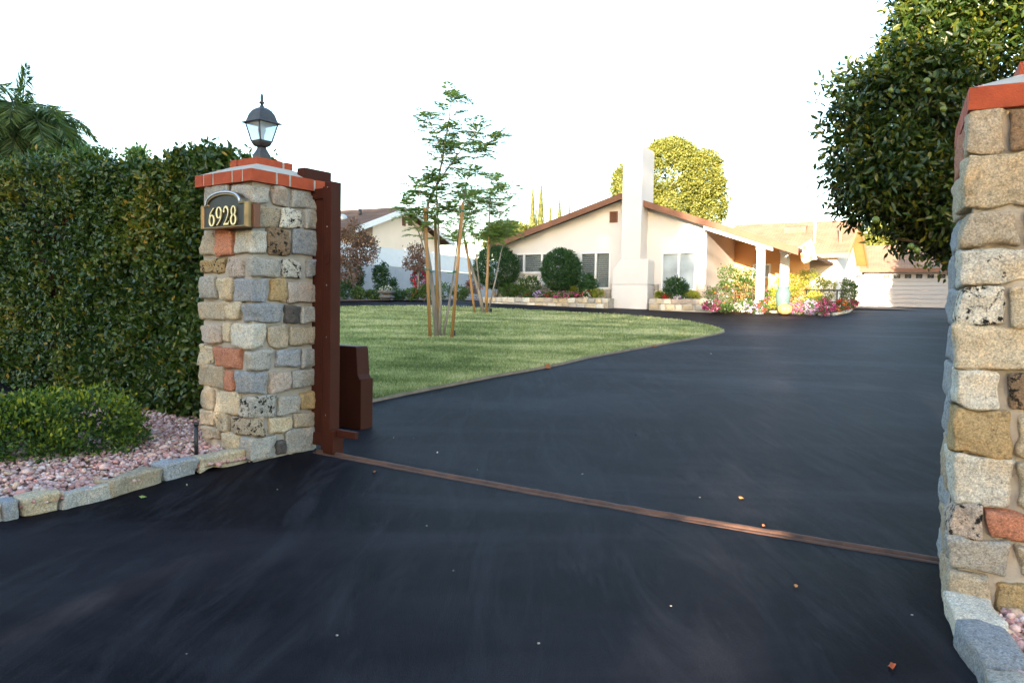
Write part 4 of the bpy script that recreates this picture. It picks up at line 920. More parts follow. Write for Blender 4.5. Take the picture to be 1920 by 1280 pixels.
# posts
for pxp, yc_, wd in ((1426, OV + .15, .26), (1471, 2.2, .30)):
    xx_ = HF.px(pxp, 520, yc_)[0]; mb = MB(); zt3 = roofz(xx_) - .10 if yc_ > 0 else roofz(xx_) - .28; mb.box(xx_ - wd / 2, xx_ + wd / 2, yc_ - wd / 2, yc_ + wd / 2, -.4, zt3 - .12); mb.box(xx_ - wd / 2 - .03, xx_ + wd / 2 + .03, yc_ - wd / 2 - .03, yc_ + wd / 2 + .03, zt3 - .12, zt3); mb.build('porch_post', M['white_paint'], house, bevel=.01)
# chimney
ca = HF.px(1147, 540, -.75)[0]; cb = HF.px(1214, 540, -.75)[0]; cc_ = HF.px(1165.5, 400, -.75)[0]; cdx = HF.px(1202, 400, -.75)[0]
zs = HF.px(1180, 486, -.75)[1]; zt4 = HF.px(1185, 281, -.60)[1]; ct = HF.px(1185, 289, -.60)[1]
mb = MB(); mb.box(ca, cb, -.75, -.001, -.5, .9); mb.prism([(ca, .9), (cb, .9), (cb, zs - .1), (cb - .03, zs), (cc_, zs), (ca, zs - .45)], 1, -.75, -.001)
mb.box(cc_, cdx, -.749, .6, zs - .03, zt4 - .001); chm = mb.build('chimney', M['stucco'], house, bevel=.03)
mb = MB(); mb.box(cc_ + .02, cdx - .02, -.72, .58, zt4, zt4 + .10); mb.box(cc_ + .15, cdx - .3, -.3, .3, zt4 + .1, zt4 + .28); mb.build('chimney_cap', M['stucco'], chm)
# gable vent
va = HF.px(1144, 397, 0); vb = HF.px(1158, 417, 0); mb = MB(); mb.box(va[0], va[0] + .04, -.05, -.001, vb[1], va[1]); mb.box(vb[0] - .04, vb[0], -.05, -.001, vb[1], va[1]); mb.box(va[0] + .04, vb[0] - .04, -.05, -.001, va[1] - .04, va[1]); mb.box(va[0] + .04, vb[0] - .04, -.05, -.001, vb[1], vb[1] + .04)
for k in range(6): zz_ = vb[1] + .05 + (va[1] - vb[1] - .1) * (k + .5) / 6; mb.prism([(-.045, zz_ - .03), (-.04, zz_ - .03), (-.012, zz_ + .02), (-.017, zz_ + .02)], 0, va[0] + .04, vb[0] - .04)
vn_ = mb.build('gable_vent', M['fascia'], house); MB().box(va[0] + .041, vb[0] - .041, -.008, -.002, vb[1] + .041, va[1] - .041).build('backing', M['black'], vn_)
# stone veneer along the bottom of the wall and the raised planter walls
def stone_wall(name, parent, xa, xb, y0, z0, z1, rows, seed, depth=.10, lab=None, wr=(.28, .55)):
    mb = MB(); rs = random.Random(seed); rh = (z1 - z0) / rows
    for r_ in range(rows):
        x = xa
        while x < xb - .05:
            w = min(rs.uniform(*wr), xb - x); w = xb - x if xb - x - w < .12 else w
            stone_geo(mb, Vector((x + w / 2, y0 + depth / 2, z0 + rh * (r_ + .5))), (w / 2 - .01, depth / 2, rh / 2 - .008), XA, YA, sc(rs.choice('wctgpcgww')), rs.randint(0, 9999), k=9, amp=.008, cuts=3); x += w
    o = mb.build(name, M['stone'], parent); c_ = MB(); c_.box(xa + .01, xb - .01, y0 + .02, y0 + depth - .02, z0 - .3, z1 - .02); c_.build('mortar', M['mortar'], o); return o
zv = HF.px(1150, 532, -.08)[1]
hw2 = holes[1]; hw3 = holes[2]
stone_wall('stone_veneer', house, X0, hw2[0] - .07, -.12, -.1, min(zv, 9), 4, 11, wr=(.4, .8))
stone_wall('stone_veneer', house, hw2[0] - .07, hw2[1] + .07, -.12, -.1, hw2[2] - .08, 2, 12, wr=(.4, .8)); stone_wall('stone_veneer', house, hw2[1] + .07, ca - .02, -.12, -.1, zv, 4, 13, wr=(.3, .6))
stone_wall('stone_veneer', house, cb + .02, hw3[0] - .07, -.12, -.1, zv, 4, 14, wr=(.3, .5)); stone_wall('stone_veneer', house, hw3[0] - .07, hw3[1] + .07, -.12, -.1, hw3[2] - .08, 2, 15, wr=(.4, .7)); stone_wall('stone_veneer', house, hw3[1] + .07, X1, -.12, -.1, zv, 4, 16, wr=(.3, .5))
# security light
sp_ = HF.px(1298, 434, -.1); mb = MB(); mb.lathe([(.05, -.02), (.05, .02)], sp_[0], -.03, 12); sl_ = MB(); sl_.lathe([(.03, -.05), (.06, 0), (.06, .04), (.02, .06)], 0, 0, 14)
e = empty('security_light', HF.wld(sp_[0], -.10, sp_[1]), HA, 'small white twin floodlight high on the cream wall right of the chimney', 'floodlight')
mb = MB(); mb.box(-.04, .04, .06, .098, -.04, .04); mb.build('mount', M['white_paint'], e, bevel=.01)
for s in (-1, 1):
    mb = MB(); mb.tube([(0, .06, 0), (s * .07, 0, .01), (s * .09, -.03, -.01)], [.015, .02, .045], 10); mb.tube([(s * .09, -.03, -.01), (s * .11, -.09, -.04)], [.045, .06], 10); mb.build('lamp_head', M['white_paint'], e)

# rear wing of the house: ridge parallel to the front
WY = 8.2
ea = HF.px(1375, 474, WY - .5); eb = HF.px(1586, 474, WY - .5); rdg = HF.px(1500, 416.5, WY + 3.6); re_ = HF.px(1600, 417, WY + 3.6)
print('WING', ea, eb, rdg, re_)
wx1 = re_[0] + .3; wz = eb[1]; wr_ = rdg[1]
mb = MB(); wl = XR - 3.5
mb.prism([(WY - .5, wz), (WY + 3.6, wr_), (WY + 7.7, wz), (WY + 7.7, wz - .12), (WY + 3.6, wr_ - .12), (WY - .5, wz - .12)], 0, 1.0, wx1); mb.build('wing_roof', M['shingle_tan'], house)
mb = MB(); mb.prism([(WY - .5, wz + .02), (WY + 3.6, wr_ + .02), (WY + 7.7, wz + .02), (WY + 7.7, wz - .24), (WY + 3.6, wr_ - .24), (WY - .5, wz - .24)], 0, wx1 + .001, wx1 + .05)
mb.box(1.0, wx1, WY - .55, WY - .501, wz - .20, wz - .005); mb.build('wing_fascia', M['orange_wood'], house)
mb = MB(); mb.box(1.0, wx1 - .5, WY, WY + .2, -.5, wz - .1); mb.prism([(WY, -.5), (WY + 7.2, -.5), (WY + 7.2, wz), (WY + 3.6, wr_ - .2), (WY, wz)], 0, wx1 - .7, wx1 - .5); mb.build('wing_wall', M['white_paint'], house)
mb = MB(); mb.prism([(WY - .45, wz - .121), (WY + 3.6, wr_ - .121), (WY + 7.6, wz - .121), (WY + 7.6, wz - .14), (WY + 3.6, wr_ - .14), (WY - .45, wz - .14)], 0, wx1 - .52, wx1 - .002); mb.build('wing_soffit', M['orange_wood'], house)
# roof furniture
for k, (pxa, pyb, pyt, r_) in enumerate(((1527, 456, 416, .05), (1576, 455, 417, .09))):
    yl_ = WY + .8; q_ = HF.px(pxa, pyb, yl_); q2 = HF.px(pxa, pyt, yl_); mb = MB(); mb.tube([(q_[0], yl_, wz + .1), (q_[0], yl_, q2[1])], r_, 10); mb.build('vent_pipe', M['white_paint'] if k == 0 else M['shingle_tan'], house)
q_ = HF.px(1492, 433, WY + 2.4); zq = wz + (wr_ - wz) * 2.9 / 4.1
mb = MB(); mb.prism([(WY + 2.15, zq - .12), (WY + 2.75, zq + .28), (WY + 2.15, zq + .16)], 0, q_[0] - .5, q_[0] + .5); mb.build('roof_vent', M['shingle_tan'], house)

# ------------------------------------------------------------------ garage
gp0 = P(1619, 577, 46.0); GF = Fr(gp0.x, 46.0, R(-25.6), P(1619, 575.5, 46.0).z)
gar = empty('garage', GF.o, GF.a, 'detached white garage with a wide panelled door under a brown roof', 'garage')
gE = GF.px(1700, 503, -.45)[1]; gR = GF.px(1700, 459, 3.2)[1]; gW = 8.6
dA = GF.px(1648, 540, 0)[0]; dZ = GF.px(1700, 511, 0)[1]; dB = dA + 5.4
mb = MB(); mb.box(0, dA, 0, .2, -.5, gE - .1); mb.box(dB, gW, 0, .2, -.5, gE - .1); mb.box(dA, dB, 0, .2, dZ, gE - .1); mb.box(0, .2, .201, 6.4, -.5, gE - .1); mb.box(gW - .2, gW, .201, 6.4, -.5, gE - .1)
mb.prism([(0, gE - .1), (6.4, gE - .1), (3.2, gR - .15)], 0, 0.02, .2); mb.build('wall', M['white_paint'], gar)
mb = MB(); mb.prism([(-.45, gE), (3.2, gR), (6.85, gE), (6.85, gE - .12), (3.2, gR - .12), (-.45, gE - .12)], 0, -.3, gW + .3); mb.build('roof', M['shingle_tan'], gar)
mb = MB(); mb.box(-.3, gW + .3, -.50, -.451, gE - .22, gE - .005); mb.build('fascia', M['fascia'], gar)
door = MB(); nzp = 8; zh = dZ / nzp
M['door'] = pm('garage_door_paint', (.40, .38, .375), (.37, .35, .345), 2, .5, .05, 40)
for k in range(nzp):
    door.box(dA + .01, dB - .01, .06, .10, k * zh + .008, (k + 1) * zh - .008)
door.box(dA, dB, .10, .14, 0, dZ)
dr = door.build('door', M['door'], gar, bevel=.012)
wn = [1661.8, 1682, 1702.6, 1723.4, 1745, 1766.7, 1787.5, 1808.5]
for px_ in wn:
    q1 = GF.px(px_ - 6, 514.5, .05); q2 = GF.px(px_ + 6, 521.5, .05); mb = MB(); mb.box(q1[0], q2[0], .045, .058, q2[1], q1[1]); o = mb.build('door_window', M['pane_dark'], dr)
    mb = MB(); cx_, cz_ = (q1[0] + q2[0]) / 2, (q1[1] + q2[1]) / 2; a_, b_ = (q2[0] - q1[0]) / 2, (q1[1] - q2[1]) / 2
    mb.box(q1[0] - .04, q2[0] + .04, .02, .044, q1[1], q1[1] + .04); mb.box(q1[0] - .04, q2[0] + .04, .02, .044, q2[1] - .04, q2[1]); mb.box(q1[0] - .04, q1[0], .02, .044, q2[1], q1[1]); mb.box(q2[0], q2[0] + .04, .02, .044, q2[1], q1[1])
    for (u1, v1, u2, v2) in ((-.5, 0, 0, .55), (0, .55, .5, 0), (.5, 0, 0, -.55), (0, -.55, -.5, 0), (-1, 0, -.5, 0), (.5, 0, 1, 0), (0, .55, 0, 1), (0, -1, 0, -.55)):
        mb.tube([(cx_ + u1 * a_, .035, cz_ + v1 * b_), (cx_ + u2 * a_, .035, cz_ + v2 * b_)], .008, 5)
    mb.build('lattice', M['door'], dr)
# white wall and grey electric box beside the garage
fp = P(1603, 575, 44.5); FF2 = Fr(fp.x, 44.5, R(-25.6)); w2 = FF2.px(1621, 540)[0]; zt5 = FF2.px(1610, 517)[1]
mb = MB(); mb.box(-.2, w2 + .1, 0, .1, -.3, zt5); mb.box(-.2, w2 + .1, -.02, .12, zt5 + .001, zt5 + .06); o = mb.build('side_gate', M['white_paint'], loc=FF2.o, rz=FF2.a); tag(o, 'plain white side gate panel between the house and the garage', 'gate')

# ------------------------------------------------------------------ neighbour's house and boundary wall
np0 = P(698, 500, 41.0); NF = Fr(np0.x, 41.0, R(62))
nb = empty('neighbor_house', NF.o, NF.a, 'neighbouring beige house with brown roof and twin louvred gable vents', 'house')
def npx(px, py, c=0): return NF.px(px, py, c)
ra = npx(668, 426, -.6); rb = npx(770, 387, -.6); wx = npx(860, 480, 0)[0]
slp = (rb[1] - ra[1]) / (rb[0] - ra[0]); xe = 2 * rb[0] - ra[0]; print('NEIGH', ra, rb, wx, xe)
nl, nr_ = 0.0, xe - .9
mb = MB(); mb.prism([(nl, -.5), (nr_, -.5), (nr_, rb[1] - slp * (nr_ - rb[0]) - .25), (rb[0], rb[1] - .25), (nl, rb[1] - slp * (rb[0] - nl) - .25)], 1, 0, 9.0); mb.build('wall', M['stucco_tan'], nb)
mb = MB(); mb.prism([(ra[0], ra[1]), (rb[0], rb[1]), (xe, ra[1]), (xe, ra[1] - .12), (rb[0], rb[1] - .14), (ra[0], ra[1] - .12)], 1, -.55, 9.5); mb.build('roof', M['shingle'], nb)
mb = MB(); mb.prism([(ra[0], ra[1] + .02), (rb[0], rb[1] + .02), (xe, ra[1] + .02), (xe, ra[1] - .26), (rb[0], rb[1] - .30), (ra[0], ra[1] - .26)], 1, -.62, -.551); mb.build('fascia', M['white_paint'], nb)
for a_, b_ in ((754, 760), (765.5, 772)):
    q1 = npx(a_, 406, 0); q2 = npx(b_, 424, 0); mb = MB(); mb.box(q1[0], q2[0], -.03, -.001, q2[1], q1[1])
    for k in range(9): zz_ = q2[1] + (q1[1] - q2[1]) * (k + .5) / 9; mb.box(q1[0] + .03, q2[0] - .03, -.05, -.031, zz_ - .012, zz_ + .015)
    mb.build('gable_vent', M['fascia'], nb)
mb = MB(); rx = ra[0] + 2.2; rz_ = ra[1] + slp * 2.2; mb.lathe([(.30, rz_ - .08), (.30, rz_ + .05), (.22, rz_ + .18), (.08, rz_ + .25), (.01, rz_ + .26)], rx, 2.2, 16); mb.build('skylight_dome', M['pane_light'], nb)
mb = MB(); rx += .9; rz_ += .9 * slp; mb.tube([(rx, 1.7, rz_ - .1), (rx, 1.7, rz_ + .3)], .09, 10); mb.build('vent_pipe', M['black'], nb)

bw = P(697, 500, 37.0); BF = Fr(bw.x, 37.0, R(60)); zk = BF.px(697, 496)[1]; zv_ = BF.px(697, 461)[1]; print('WALL', zk, zv_)
mb = MB(); rows = 8; rhh = zk / rows
for r_ in range(rows):
    x = -7 + (.2 if r_ % 2 else 0)
    while x < 13: mb.box(x + .004, x + .396, 0, .15, r_ * rhh + .004 - .0, (r_ + 1) * rhh - .004); x += .4
mb.box(-7, 13.2, .01, .14, -.5, zk - .01); o = mb.build('block_wall', M['block'], loc=BF.o, rz=BF.a); tag(o, 'low grey concrete block boundary wall behind the shrubs', 'wall')
vf = empty('vinyl_fence', BF.wld(0, .075, zk), BF.a, 'smooth white vinyl privacy fence on top of the grey block wall', 'fence'); hv = zv_ - zk
for x in np.arange(-6.9, 13.2, 2.4):
    mb = MB(); mb.box(x - .06, x + .06, -.06, .06, 0, hv + .05); mb.prism([(x - .07, hv + .051), (x + .07, hv + .051), (x, hv + .10)], 1, -.07, .07); mb.build('post', M['white_paint'], vf)
    if x < 10.8: mb = MB(); mb.box(x + .061, x + 2.339, -.02, .02, .02, hv - .05); mb.box(x + .061, x + 2.339, -.03, .03, hv - .05, hv + .01); mb.build('panel', M['white_paint'], vf)
# planting bed along the wall, with a pale stone rim
fb_px = [(560, 566), (640, 566), (760, 565), (860, 564), (925, 567)]
fb = [G(a_, b_) for a_, b_ in fb_px]; fpoly = [(p.x, p.y) for p in fb]
we = BF.wld(9.5, -.05); ws = BF.wld(-7, -.05); fpoly += [(HF.wld(X0, .2).x, HF.wld(X0, .2).y), (we.x, we.y), (ws.x, ws.y), (-15, 33)]
print('FB', fpoly)
flat_bed('ground_bed', fpoly, lambda x, y: gz(y) + .05, M['gravelsoil'], 1.0)

# ------------------------------------------------------------------ raised stone planters in front of the house
PY = -1.35
pa = HF.px(905, 566, PY)[0]; pb = HF.px(1140, 570, PY)[0]; pz = HF.px(1020, 560.5, PY)[1]; pz0 = HF.px(1020, 571.5, PY)[1]
pz = max(pz, pz0 + .25); print('PLANT', pa, pb, pz0, pz)
ptr = empty('stone_planter', HF.wld((pa + pb) / 2, PY), HA, 'long low stone planter left of the chimney, full of flowers', 'planter', 'stone planters at the house front')
ox = (pa + pb) / 2
def planter(e, x0, x1, ox, seed, zt):
    stone_wall('stone_rim', e, x0 - ox, x1 - ox, 0, -.08, zt, 2, seed, .2, wr=(.22, .45))
    c_ = MB(); c_.box(x0 - ox + .02, x1 - ox - .02, .2, abs(PY) - .14, -.3, zt - .04); c_.build('soil', M['soil'], e)
    c_ = MB(); c_.box(x0 - ox - .0, x0 - ox + .18, .201, abs(PY) - .14, -.3, zt); c_.box(x1 - ox - .18, x1 - ox, .201, abs(PY) - .14, -.3, zt); c_.build('end_wall', M['mortar'], e)
PZ = .36
planter(ptr, pa, pb, ox, 21, PZ)
pc = HF.px(1216, 570, PY + .2)[0]; pd = HF.px(1334, 574, PY + .2)[0]
ptr2 = empty('stone_planter', HF.wld((pc + pd) / 2, PY + .2), HA, 'short low stone planter right of the chimney, below the pale window', 'planter', 'stone planters at the house front')
planter(ptr2, pc, pd, (pc + pd) / 2, 22, PZ)

def hb(px0, py0, px1, py1, c, base=None):
    """a plant seen between these picture columns and rows, standing c in front of the house wall -> centre, radii, ground"""
    a = HF.px((px0 + px1) / 2, (py0 + py1) / 2, c); l_ = HF.px(px0, py1, c)[0]; r_ = HF.px(px1, py1, c)[0]; zt_ = HF.px((px0 + px1) / 2, py0, c)[1]; zb_ = HF.px((px0 + px1) / 2, py1, c)[1] if base is None else base
    cen = HF.wld(a[0], c, (zt_ + zb_) / 2); return cen, ((r_ - l_) / 2, (r_ - l_) / 2 * .9, (zt_ - zb_) / 2), HF.wld(a[0], c, zb_)
def hshrub(name, label, cat, box, c, base, n, per, rc, L, W, mat, **k):
    cen, r_, gl_ = hb(*box, c, base); return shrub(name, label, cat, [(tuple(cen), r_)], n, per, rc, L, W, M[mat], loc=tuple(gl_), **k)
rb_g = 'round clipped bushes at the house front'
hshrub('round_bush', 'large dark green clipped oval bush at the left corner of the cream house', 'bush', (896, 463, 965, 541), -.75, None, 2300, 6, .04, .075, .045, 'leaf_dark', group=rb_g, rough=False)
hshrub('round_bush', 'dark green clipped oval bush on stems between the two slatted windows', 'bush', (1021, 468, 1084, 546), -.75, None, 2300, 6, .04, .075, .045, 'leaf_dark', group=rb_g, rough=False)
for px_, w_ in ((922, 8), (1055, 6)):
    tgt = [o for o in bpy.data.objects if o.name.startswith('round_bush')][0 if px_ < 1000 else 1]
    for k in range(6): st = MB().tube([(random.uniform(-.1, .1), random.uniform(-.1, .1), -.1), (random.uniform(-.4, .4), random.uniform(-.3, .3), .75)], [.03, .02], 6).build('stem', M['bark'], tgt); st.location = (0, 0, PZ - tgt.location.z + HF.o.z)
fg = 'flower clumps in the planters and front garden'
def fl(label, box, c, base, bl, mat='leaf_mid', n=160, L=.07, name='flower_clump'):
    return hshrub(name, label, 'flowers', box, c, base, n, 5, .04, L, L * .5, mat, group=fg, blossoms=bl)
sg = 'small shrubs at the house front'
hshrub('leafy_shrub', 'loose dark green shrub with white buds below the left slatted window', 'shrub', (977, 517, 1012, 560), -.9, PZ, 330, 6, .05, .09, .05, 'leaf_mid', group=sg, blossoms=[('white_fl', 22, .06)])
hshrub('leafy_shrub', 'dark green shrub in front of the tall slatted window', 'shrub', (1087, 510, 1116, 558), -.9, PZ, 380, 6, .05, .09, .05, 'leaf_dark', group=sg)
hshrub('leafy_shrub', 'dark green branching shrub in front of the pale window', 'shrub', (1242, 522, 1292, 560), -.8, PZ, 420, 6, .06, .10, .055, 'leaf_dark', group=sg)
hshrub('leafy_shrub', 'bushy green shrub at the foot of the clipped corner bush', 'shrub', (938, 532, 972, 562), -.9, PZ, 330, 6, .05, .08, .05, 'leaf_mid', group=sg)
hshrub('lime_shrub', 'yellow green mound at the right end of the long planter', 'shrub', (1108, 541, 1134, 562), -1.0, PZ, 300, 6, .03, .05, .03, 'leaf_lime', group=sg)
hshrub('lime_shrub', 'yellow green mound behind the pink flowers in the long planter', 'shrub', (1068, 538, 1088, 560), -.7, PZ, 260, 6, .03, .05, .03, 'leaf_lime', group=sg)
hshrub('lime_shrub', 'yellow green tuft beside the chimney in the short planter', 'shrub', (1228, 546, 1246, 568), -.8, PZ, 240, 6, .03, .05, .03, 'leaf_lime', group=sg)
hshrub('lime_shrub', 'bright yellow green mound at the right end of the short planter', 'shrub', (1287, 546, 1313, 568), -.8, PZ, 300, 6, .03, .05, .03, 'leaf_lime', group=sg)
fl('lilac flower clump in the long planter', (1002, 546, 1024, 562), -1.1, PZ, [('lilac', 120, .06)])
fl('small red flower clump left of the lilac ones in the long planter', (984, 549, 1003, 562), -1.1, PZ, [('red', 40, .05)])
fl('red flower clump between the lilac and pink ones in the long planter', (1022, 548, 1042, 562), -1.1, PZ, [('red', 45, .05)])
fl('wide pink flower clump in the middle of the long planter', (1040, 548, 1086, 563), -1.15, PZ, [('pink', 190, .06)], n=240)
fl('mixed white and red flower clump near the right end of the long planter', (1092, 544, 1112, 563), -1.15, PZ, [('white_fl', 60, .06), ('red', 50, .06)])
fl('red flower clump in the short planter', (1243, 552, 1262, 567), -.95, PZ, [('red', 90, .06)])
fl('pale pink flower clump in the short planter', (1260, 555, 1288, 567), -.95, PZ, [('white_fl', 70, .06), ('lilac', 50, .05)])

# ------------------------------------------------------------------ front garden on the right
gb_px = [(1322, 579), (1400, 583), (1480, 588), (1560, 592), (1590, 586), (1612, 575)]
gb = [G(a_, b_) for a_, b_ in gb_px]; gpoly = [(p.x, p.y) for p in gb]; q1 = HF.wld(XR + 3.5, WY - .1); q2 = HF.wld(X1 + .01, .02); q3 = HF.wld(X1 + .01, 4.1)
gpoly += [(q1.x, q1.y), (q3.x, q3.y), (q2.x, q2.y)]; print('GB', gpoly)
flat_bed('ground_bed', gpoly, lambda x, y: gz(y) + .045, M['soil'], 1.0)
mb = MB()
for a, b in zip(gb[:-1], gb[1:]):
    n_ = max(2, int((b - a).length / .4)); 
    for k in range(n_): p = a + (b - a) * (k + .5) / n_; dv = (b - a).normalized(); stone_geo(mb, p + Vector((0, .05, .02)), (.19, .07, .06), Vector((dv.x, dv.y, 0)), Vector((-dv.y, dv.x, 0)), sc(random.choice('wgc')), random.randint(0, 999), cuts=3)
o = mb.build('garden_edging', M['stone']); tag(o, 'low pale stone rim round the sunny flower garden', 'edging')
def gshrub(name, label, cat, box, Y, mat, n=250, L=.08, per=6, blossoms=None, group=None, stems=0, rc=.05, oval=False, extra=None):
    x0, y0, x1, y1 = box; l_ = P(x0, y1, Y).x; r_ = P(x1, y1, Y).x; zt_ = P((x0 + x1) / 2, y0, Y).z; zb_ = max(P((x0 + x1) / 2, y1, Y).z, gz(Y) + .02)
    if zb_ > zt_ - .1: zb_ = zt_ - .25
    cx_ = (l_ + r_) / 2; lobes = [((cx_, Y, (zt_ + zb_) / 2), ((r_ - l_) / 2, (r_ - l_) / 2 * .8, (zt_ - zb_) / 2))]
    if extra: 
        lobes = []
        for (ex0, ey0, ex1, ey1) in extra:
            a = P((ex0 + ex1) / 2, (ey0 + ey1) / 2, Y); rr2 = (P(ex1, ey1, Y).x - P(ex0, ey1, Y).x) / 2; lobes.append(((a.x, Y + random.uniform(-.3, .3), a.z), (rr2, rr2, (ey1 - ey0) / 2 * Y / FPX)))
    return shrub(name, label, cat, lobes, n, per, rc, L, L * .55, M[mat], group=group, blossoms=blossoms, stems=stems, loc=(cx_, Y, gz(Y) + .03 if y1 > 545 or stems else zb_), oval=oval)
gshrub('rose_bush', 'tall rose bush climbing a wooden trellis at the porch corner', 'shrub', (1328, 500, 1426, 580), 29.4, 'leaf_myrtle', 10, .07, extra=None, n=10) if False else None
gshrub('rose_bush', 'tall loose rose bush with orange and white blooms at the porch corner', 'shrub', (1328, 500, 1426, 582), 28.6, 'leaf_mid', n=900, L=.085, blossoms=[('orange', 40, .07), ('white_fl', 18, .07), ('red', 20, .06)], stems=7, rc=.07,
       extra=[(1330, 535, 1380, 582), (1345, 498, 1385, 545), (1375, 520, 1425, 580), (1385, 505, 1415, 540)])
# trellis
mb = MB(); tp = G(1376, 580); tz = tp.z
for k in range(7): mb.tube([(-.95 + k * .32, 0, 0), (-.95 + k * .32, 0, 1.0)], .014, 6)
for k in range(4): mb.tube([(-1.0, .012, .15 + k * .26), (1.02, .012, .15 + k * .26)], .012, 6)
o = mb.build('trellis', M['bark_dark'], loc=(P(1376, 580, 28.2).x, 28.2, gz(28.2)), rz=-.2); tag(o, 'low brown wooden trellis among the roses', 'trellis')
gshrub('yellow_shrub', 'large sunlit yellow green shrub in front of the white wall', 'shrub', (1458, 505, 1550, 575), 30.5, 'leaf_lime', n=900, L=.08, rc=.07, extra=[(1455, 512, 1500, 560), (1480, 505, 1552, 570), (1510, 520, 1560, 575)])
gshrub('garden_shrub', 'sunlit green bush by the table at the end of the garden', 'shrub', (1576, 522, 1606, 568), 31.5, 'leaf_mid', n=320, L=.08, group=sg)
gshrub('garden_shrub', 'green bush between the white porch post and the teal urn', 'shrub', (1432, 540, 1460, 582), 28.8, 'leaf_lime', n=300, L=.07, group=sg)
gfl = [((1318, 562, 1350, 583), 27.6, [('magenta', 70, .07), ('white_fl', 22, .06), ('pink', 50, .06)], 'magenta and white flower clump right of the short planter'),
       ((1378, 566, 1402, 584), 27.6, [('white_fl', 80, .06)], 'white flower clump below the roses'), ((1398, 564, 1420, 585), 27.3, [('lilac', 100, .06)], 'lilac flower clump right of the white one below the roses'),
       ((1418, 562, 1440, 586), 27.3, [('red', 70, .06), ('lilac', 20, .06)], 'red flower clump at the foot of the white porch post'),
       ((1428, 542, 1442, 562), 28.6, [('pink', 30, .07)], 'pink rose on the near porch post'),
       ((1482, 560, 1510, 588), 27.2, [('pink', 130, .06)], 'bright pink flower clump right of the striped pumpkin'), ((1506, 562, 1532, 590), 27.0, [('lilac', 150, .06), ('pink', 20, .05)], 'lilac pink flower clump in the middle of the sunny border'),
       ((1530, 562, 1566, 592), 26.9, [('magenta', 130, .06), ('pink', 60, .06)], 'deep magenta flower clump at the tip of the sunny border'), ((1520, 555, 1545, 568), 28.4, [('red', 50, .06)], 'red flower clump behind the lilac pink ones'),
       ((1514, 547, 1538, 562), 29, [('yellow_fl', 60, .10)], 'yellow sunflower clump below the table'), ((1566, 560, 1592, 582), 29.0, [('red', 60, .06), ('orange', 30, .06)], 'orange red flower clump beside the garden table'),
       ((1588, 560, 1610, 576), 31, [('magenta', 60, .06), ('red', 30, .06)], 'dark red flower clump at the garage end of the garden'), ((1350, 570, 1380, 584), 27.8, [('white_fl', 8, .05)], 'low green clump with a few white blooms under the trellis')]
for box, Y, bl, lab in gfl: gshrub('flower_clump', lab, 'flowers', box, Y, 'leaf_mid', n=170, L=.06, blossoms=bl, group=fg, rc=.04)
# teal urn, pumpkin
up = P(1468, 566, 28.4); s_ = 28.4 / FPX; zt6 = P(1468, 537, 28.4).z; hh = zt6 - (gz(28.4) + .05)
mb = MB(); r_ = 13.5 * s_; mb.lathe([(r_ * .62, 0), (r_ * .80, hh * .2), (r_ * 1.0, hh * .55), (r_ * .98, hh * .75), (r_ * .80, hh * .90), (r_ * .74, hh * .94), (r_ * .86, hh * .97), (r_ * .86, hh), (r_ * .7, hh), (r_ * .66, hh * .9)], seg=28)
o = mb.build('ceramic_urn', M['ceramic'], loc=(up.x, 28.4, gz(28.4) + .05)); tag(o, 'large pale teal glazed urn in the sunny garden', 'urn')
pp_ = P(1472, 570, 27.2); mb = MB(); vs = []; ns, nr2 = 40, 12; rp_ = 12 * 27.2 / FPX
for j in range(nr2 + 1):
    ph_ = math.pi * j / nr2
    for i in range(ns): th_ = 2 * math.pi * i / ns; rr3 = rp_ * (1 + .10 * abs(math.cos(th_ * 5))) * math.sin(ph_) ** .8 if 0 < j < nr2 else .01; vs.append((rr3 * math.cos(th_), rr3 * math.sin(th_), rp_ * .85 * (1 - math.cos(ph_)) * (.97 if j > 9 else 1)))
fs = [(j * ns + i, j * ns + (i + 1) % ns, (j + 1) * ns + (i + 1) % ns, (j + 1) * ns + i) for j in range(nr2) for i in range(ns)]
M['pumpkin'] = pm('pumpkin_skin', (.42, .20, .06), (.50, .30, .12), 3, .5, .1, 40); pk = empty('pumpkin', (pp_.x, 27.2, gz(27.2) + .04), 0, 'pale orange ribbed pumpkin in front of the teal urn', 'pumpkin')
MB().add(vs, fs, None, True).build('body', M['pumpkin'], pk); MB().tube([(0, 0, rp_ * 1.6), (.02, 0, rp_ * 1.95)], [.03, .02], 8).build('stalk', M['bark'], pk)
# iron table
TY = 29.6; ta = P(1512, 541, TY); tb_ = P(1578, 545, TY); tw_ = tb_.x - ta.x; tz = tb_.z; e = empty('garden_table', ((ta.x + tb_.x) / 2, TY, gz(TY) + .03), -.1, 'thin dark iron garden table among the flowers near the garage', 'table'); hh = tz - gz(TY)
MB().box(-tw_ / 2, tw_ / 2, -.35, .35, hh - .04, hh).build('table_top', M['wire'], e, bevel=.01)
for sx in (-1, 1):
    for sy in (-1, 1): MB().tube([(sx * (tw_ / 2 - .1), sy * .28, -.05), (sx * (tw_ / 2 - .1), sy * .28, hh - .04)], .025, 8).build('leg', M['wire'], e)
MB().box(-tw_ / 2 + .12, tw_ / 2 - .12, -.02, .02, hh * .45, hh * .45 + .03).build('stretcher', M['wire'], e)
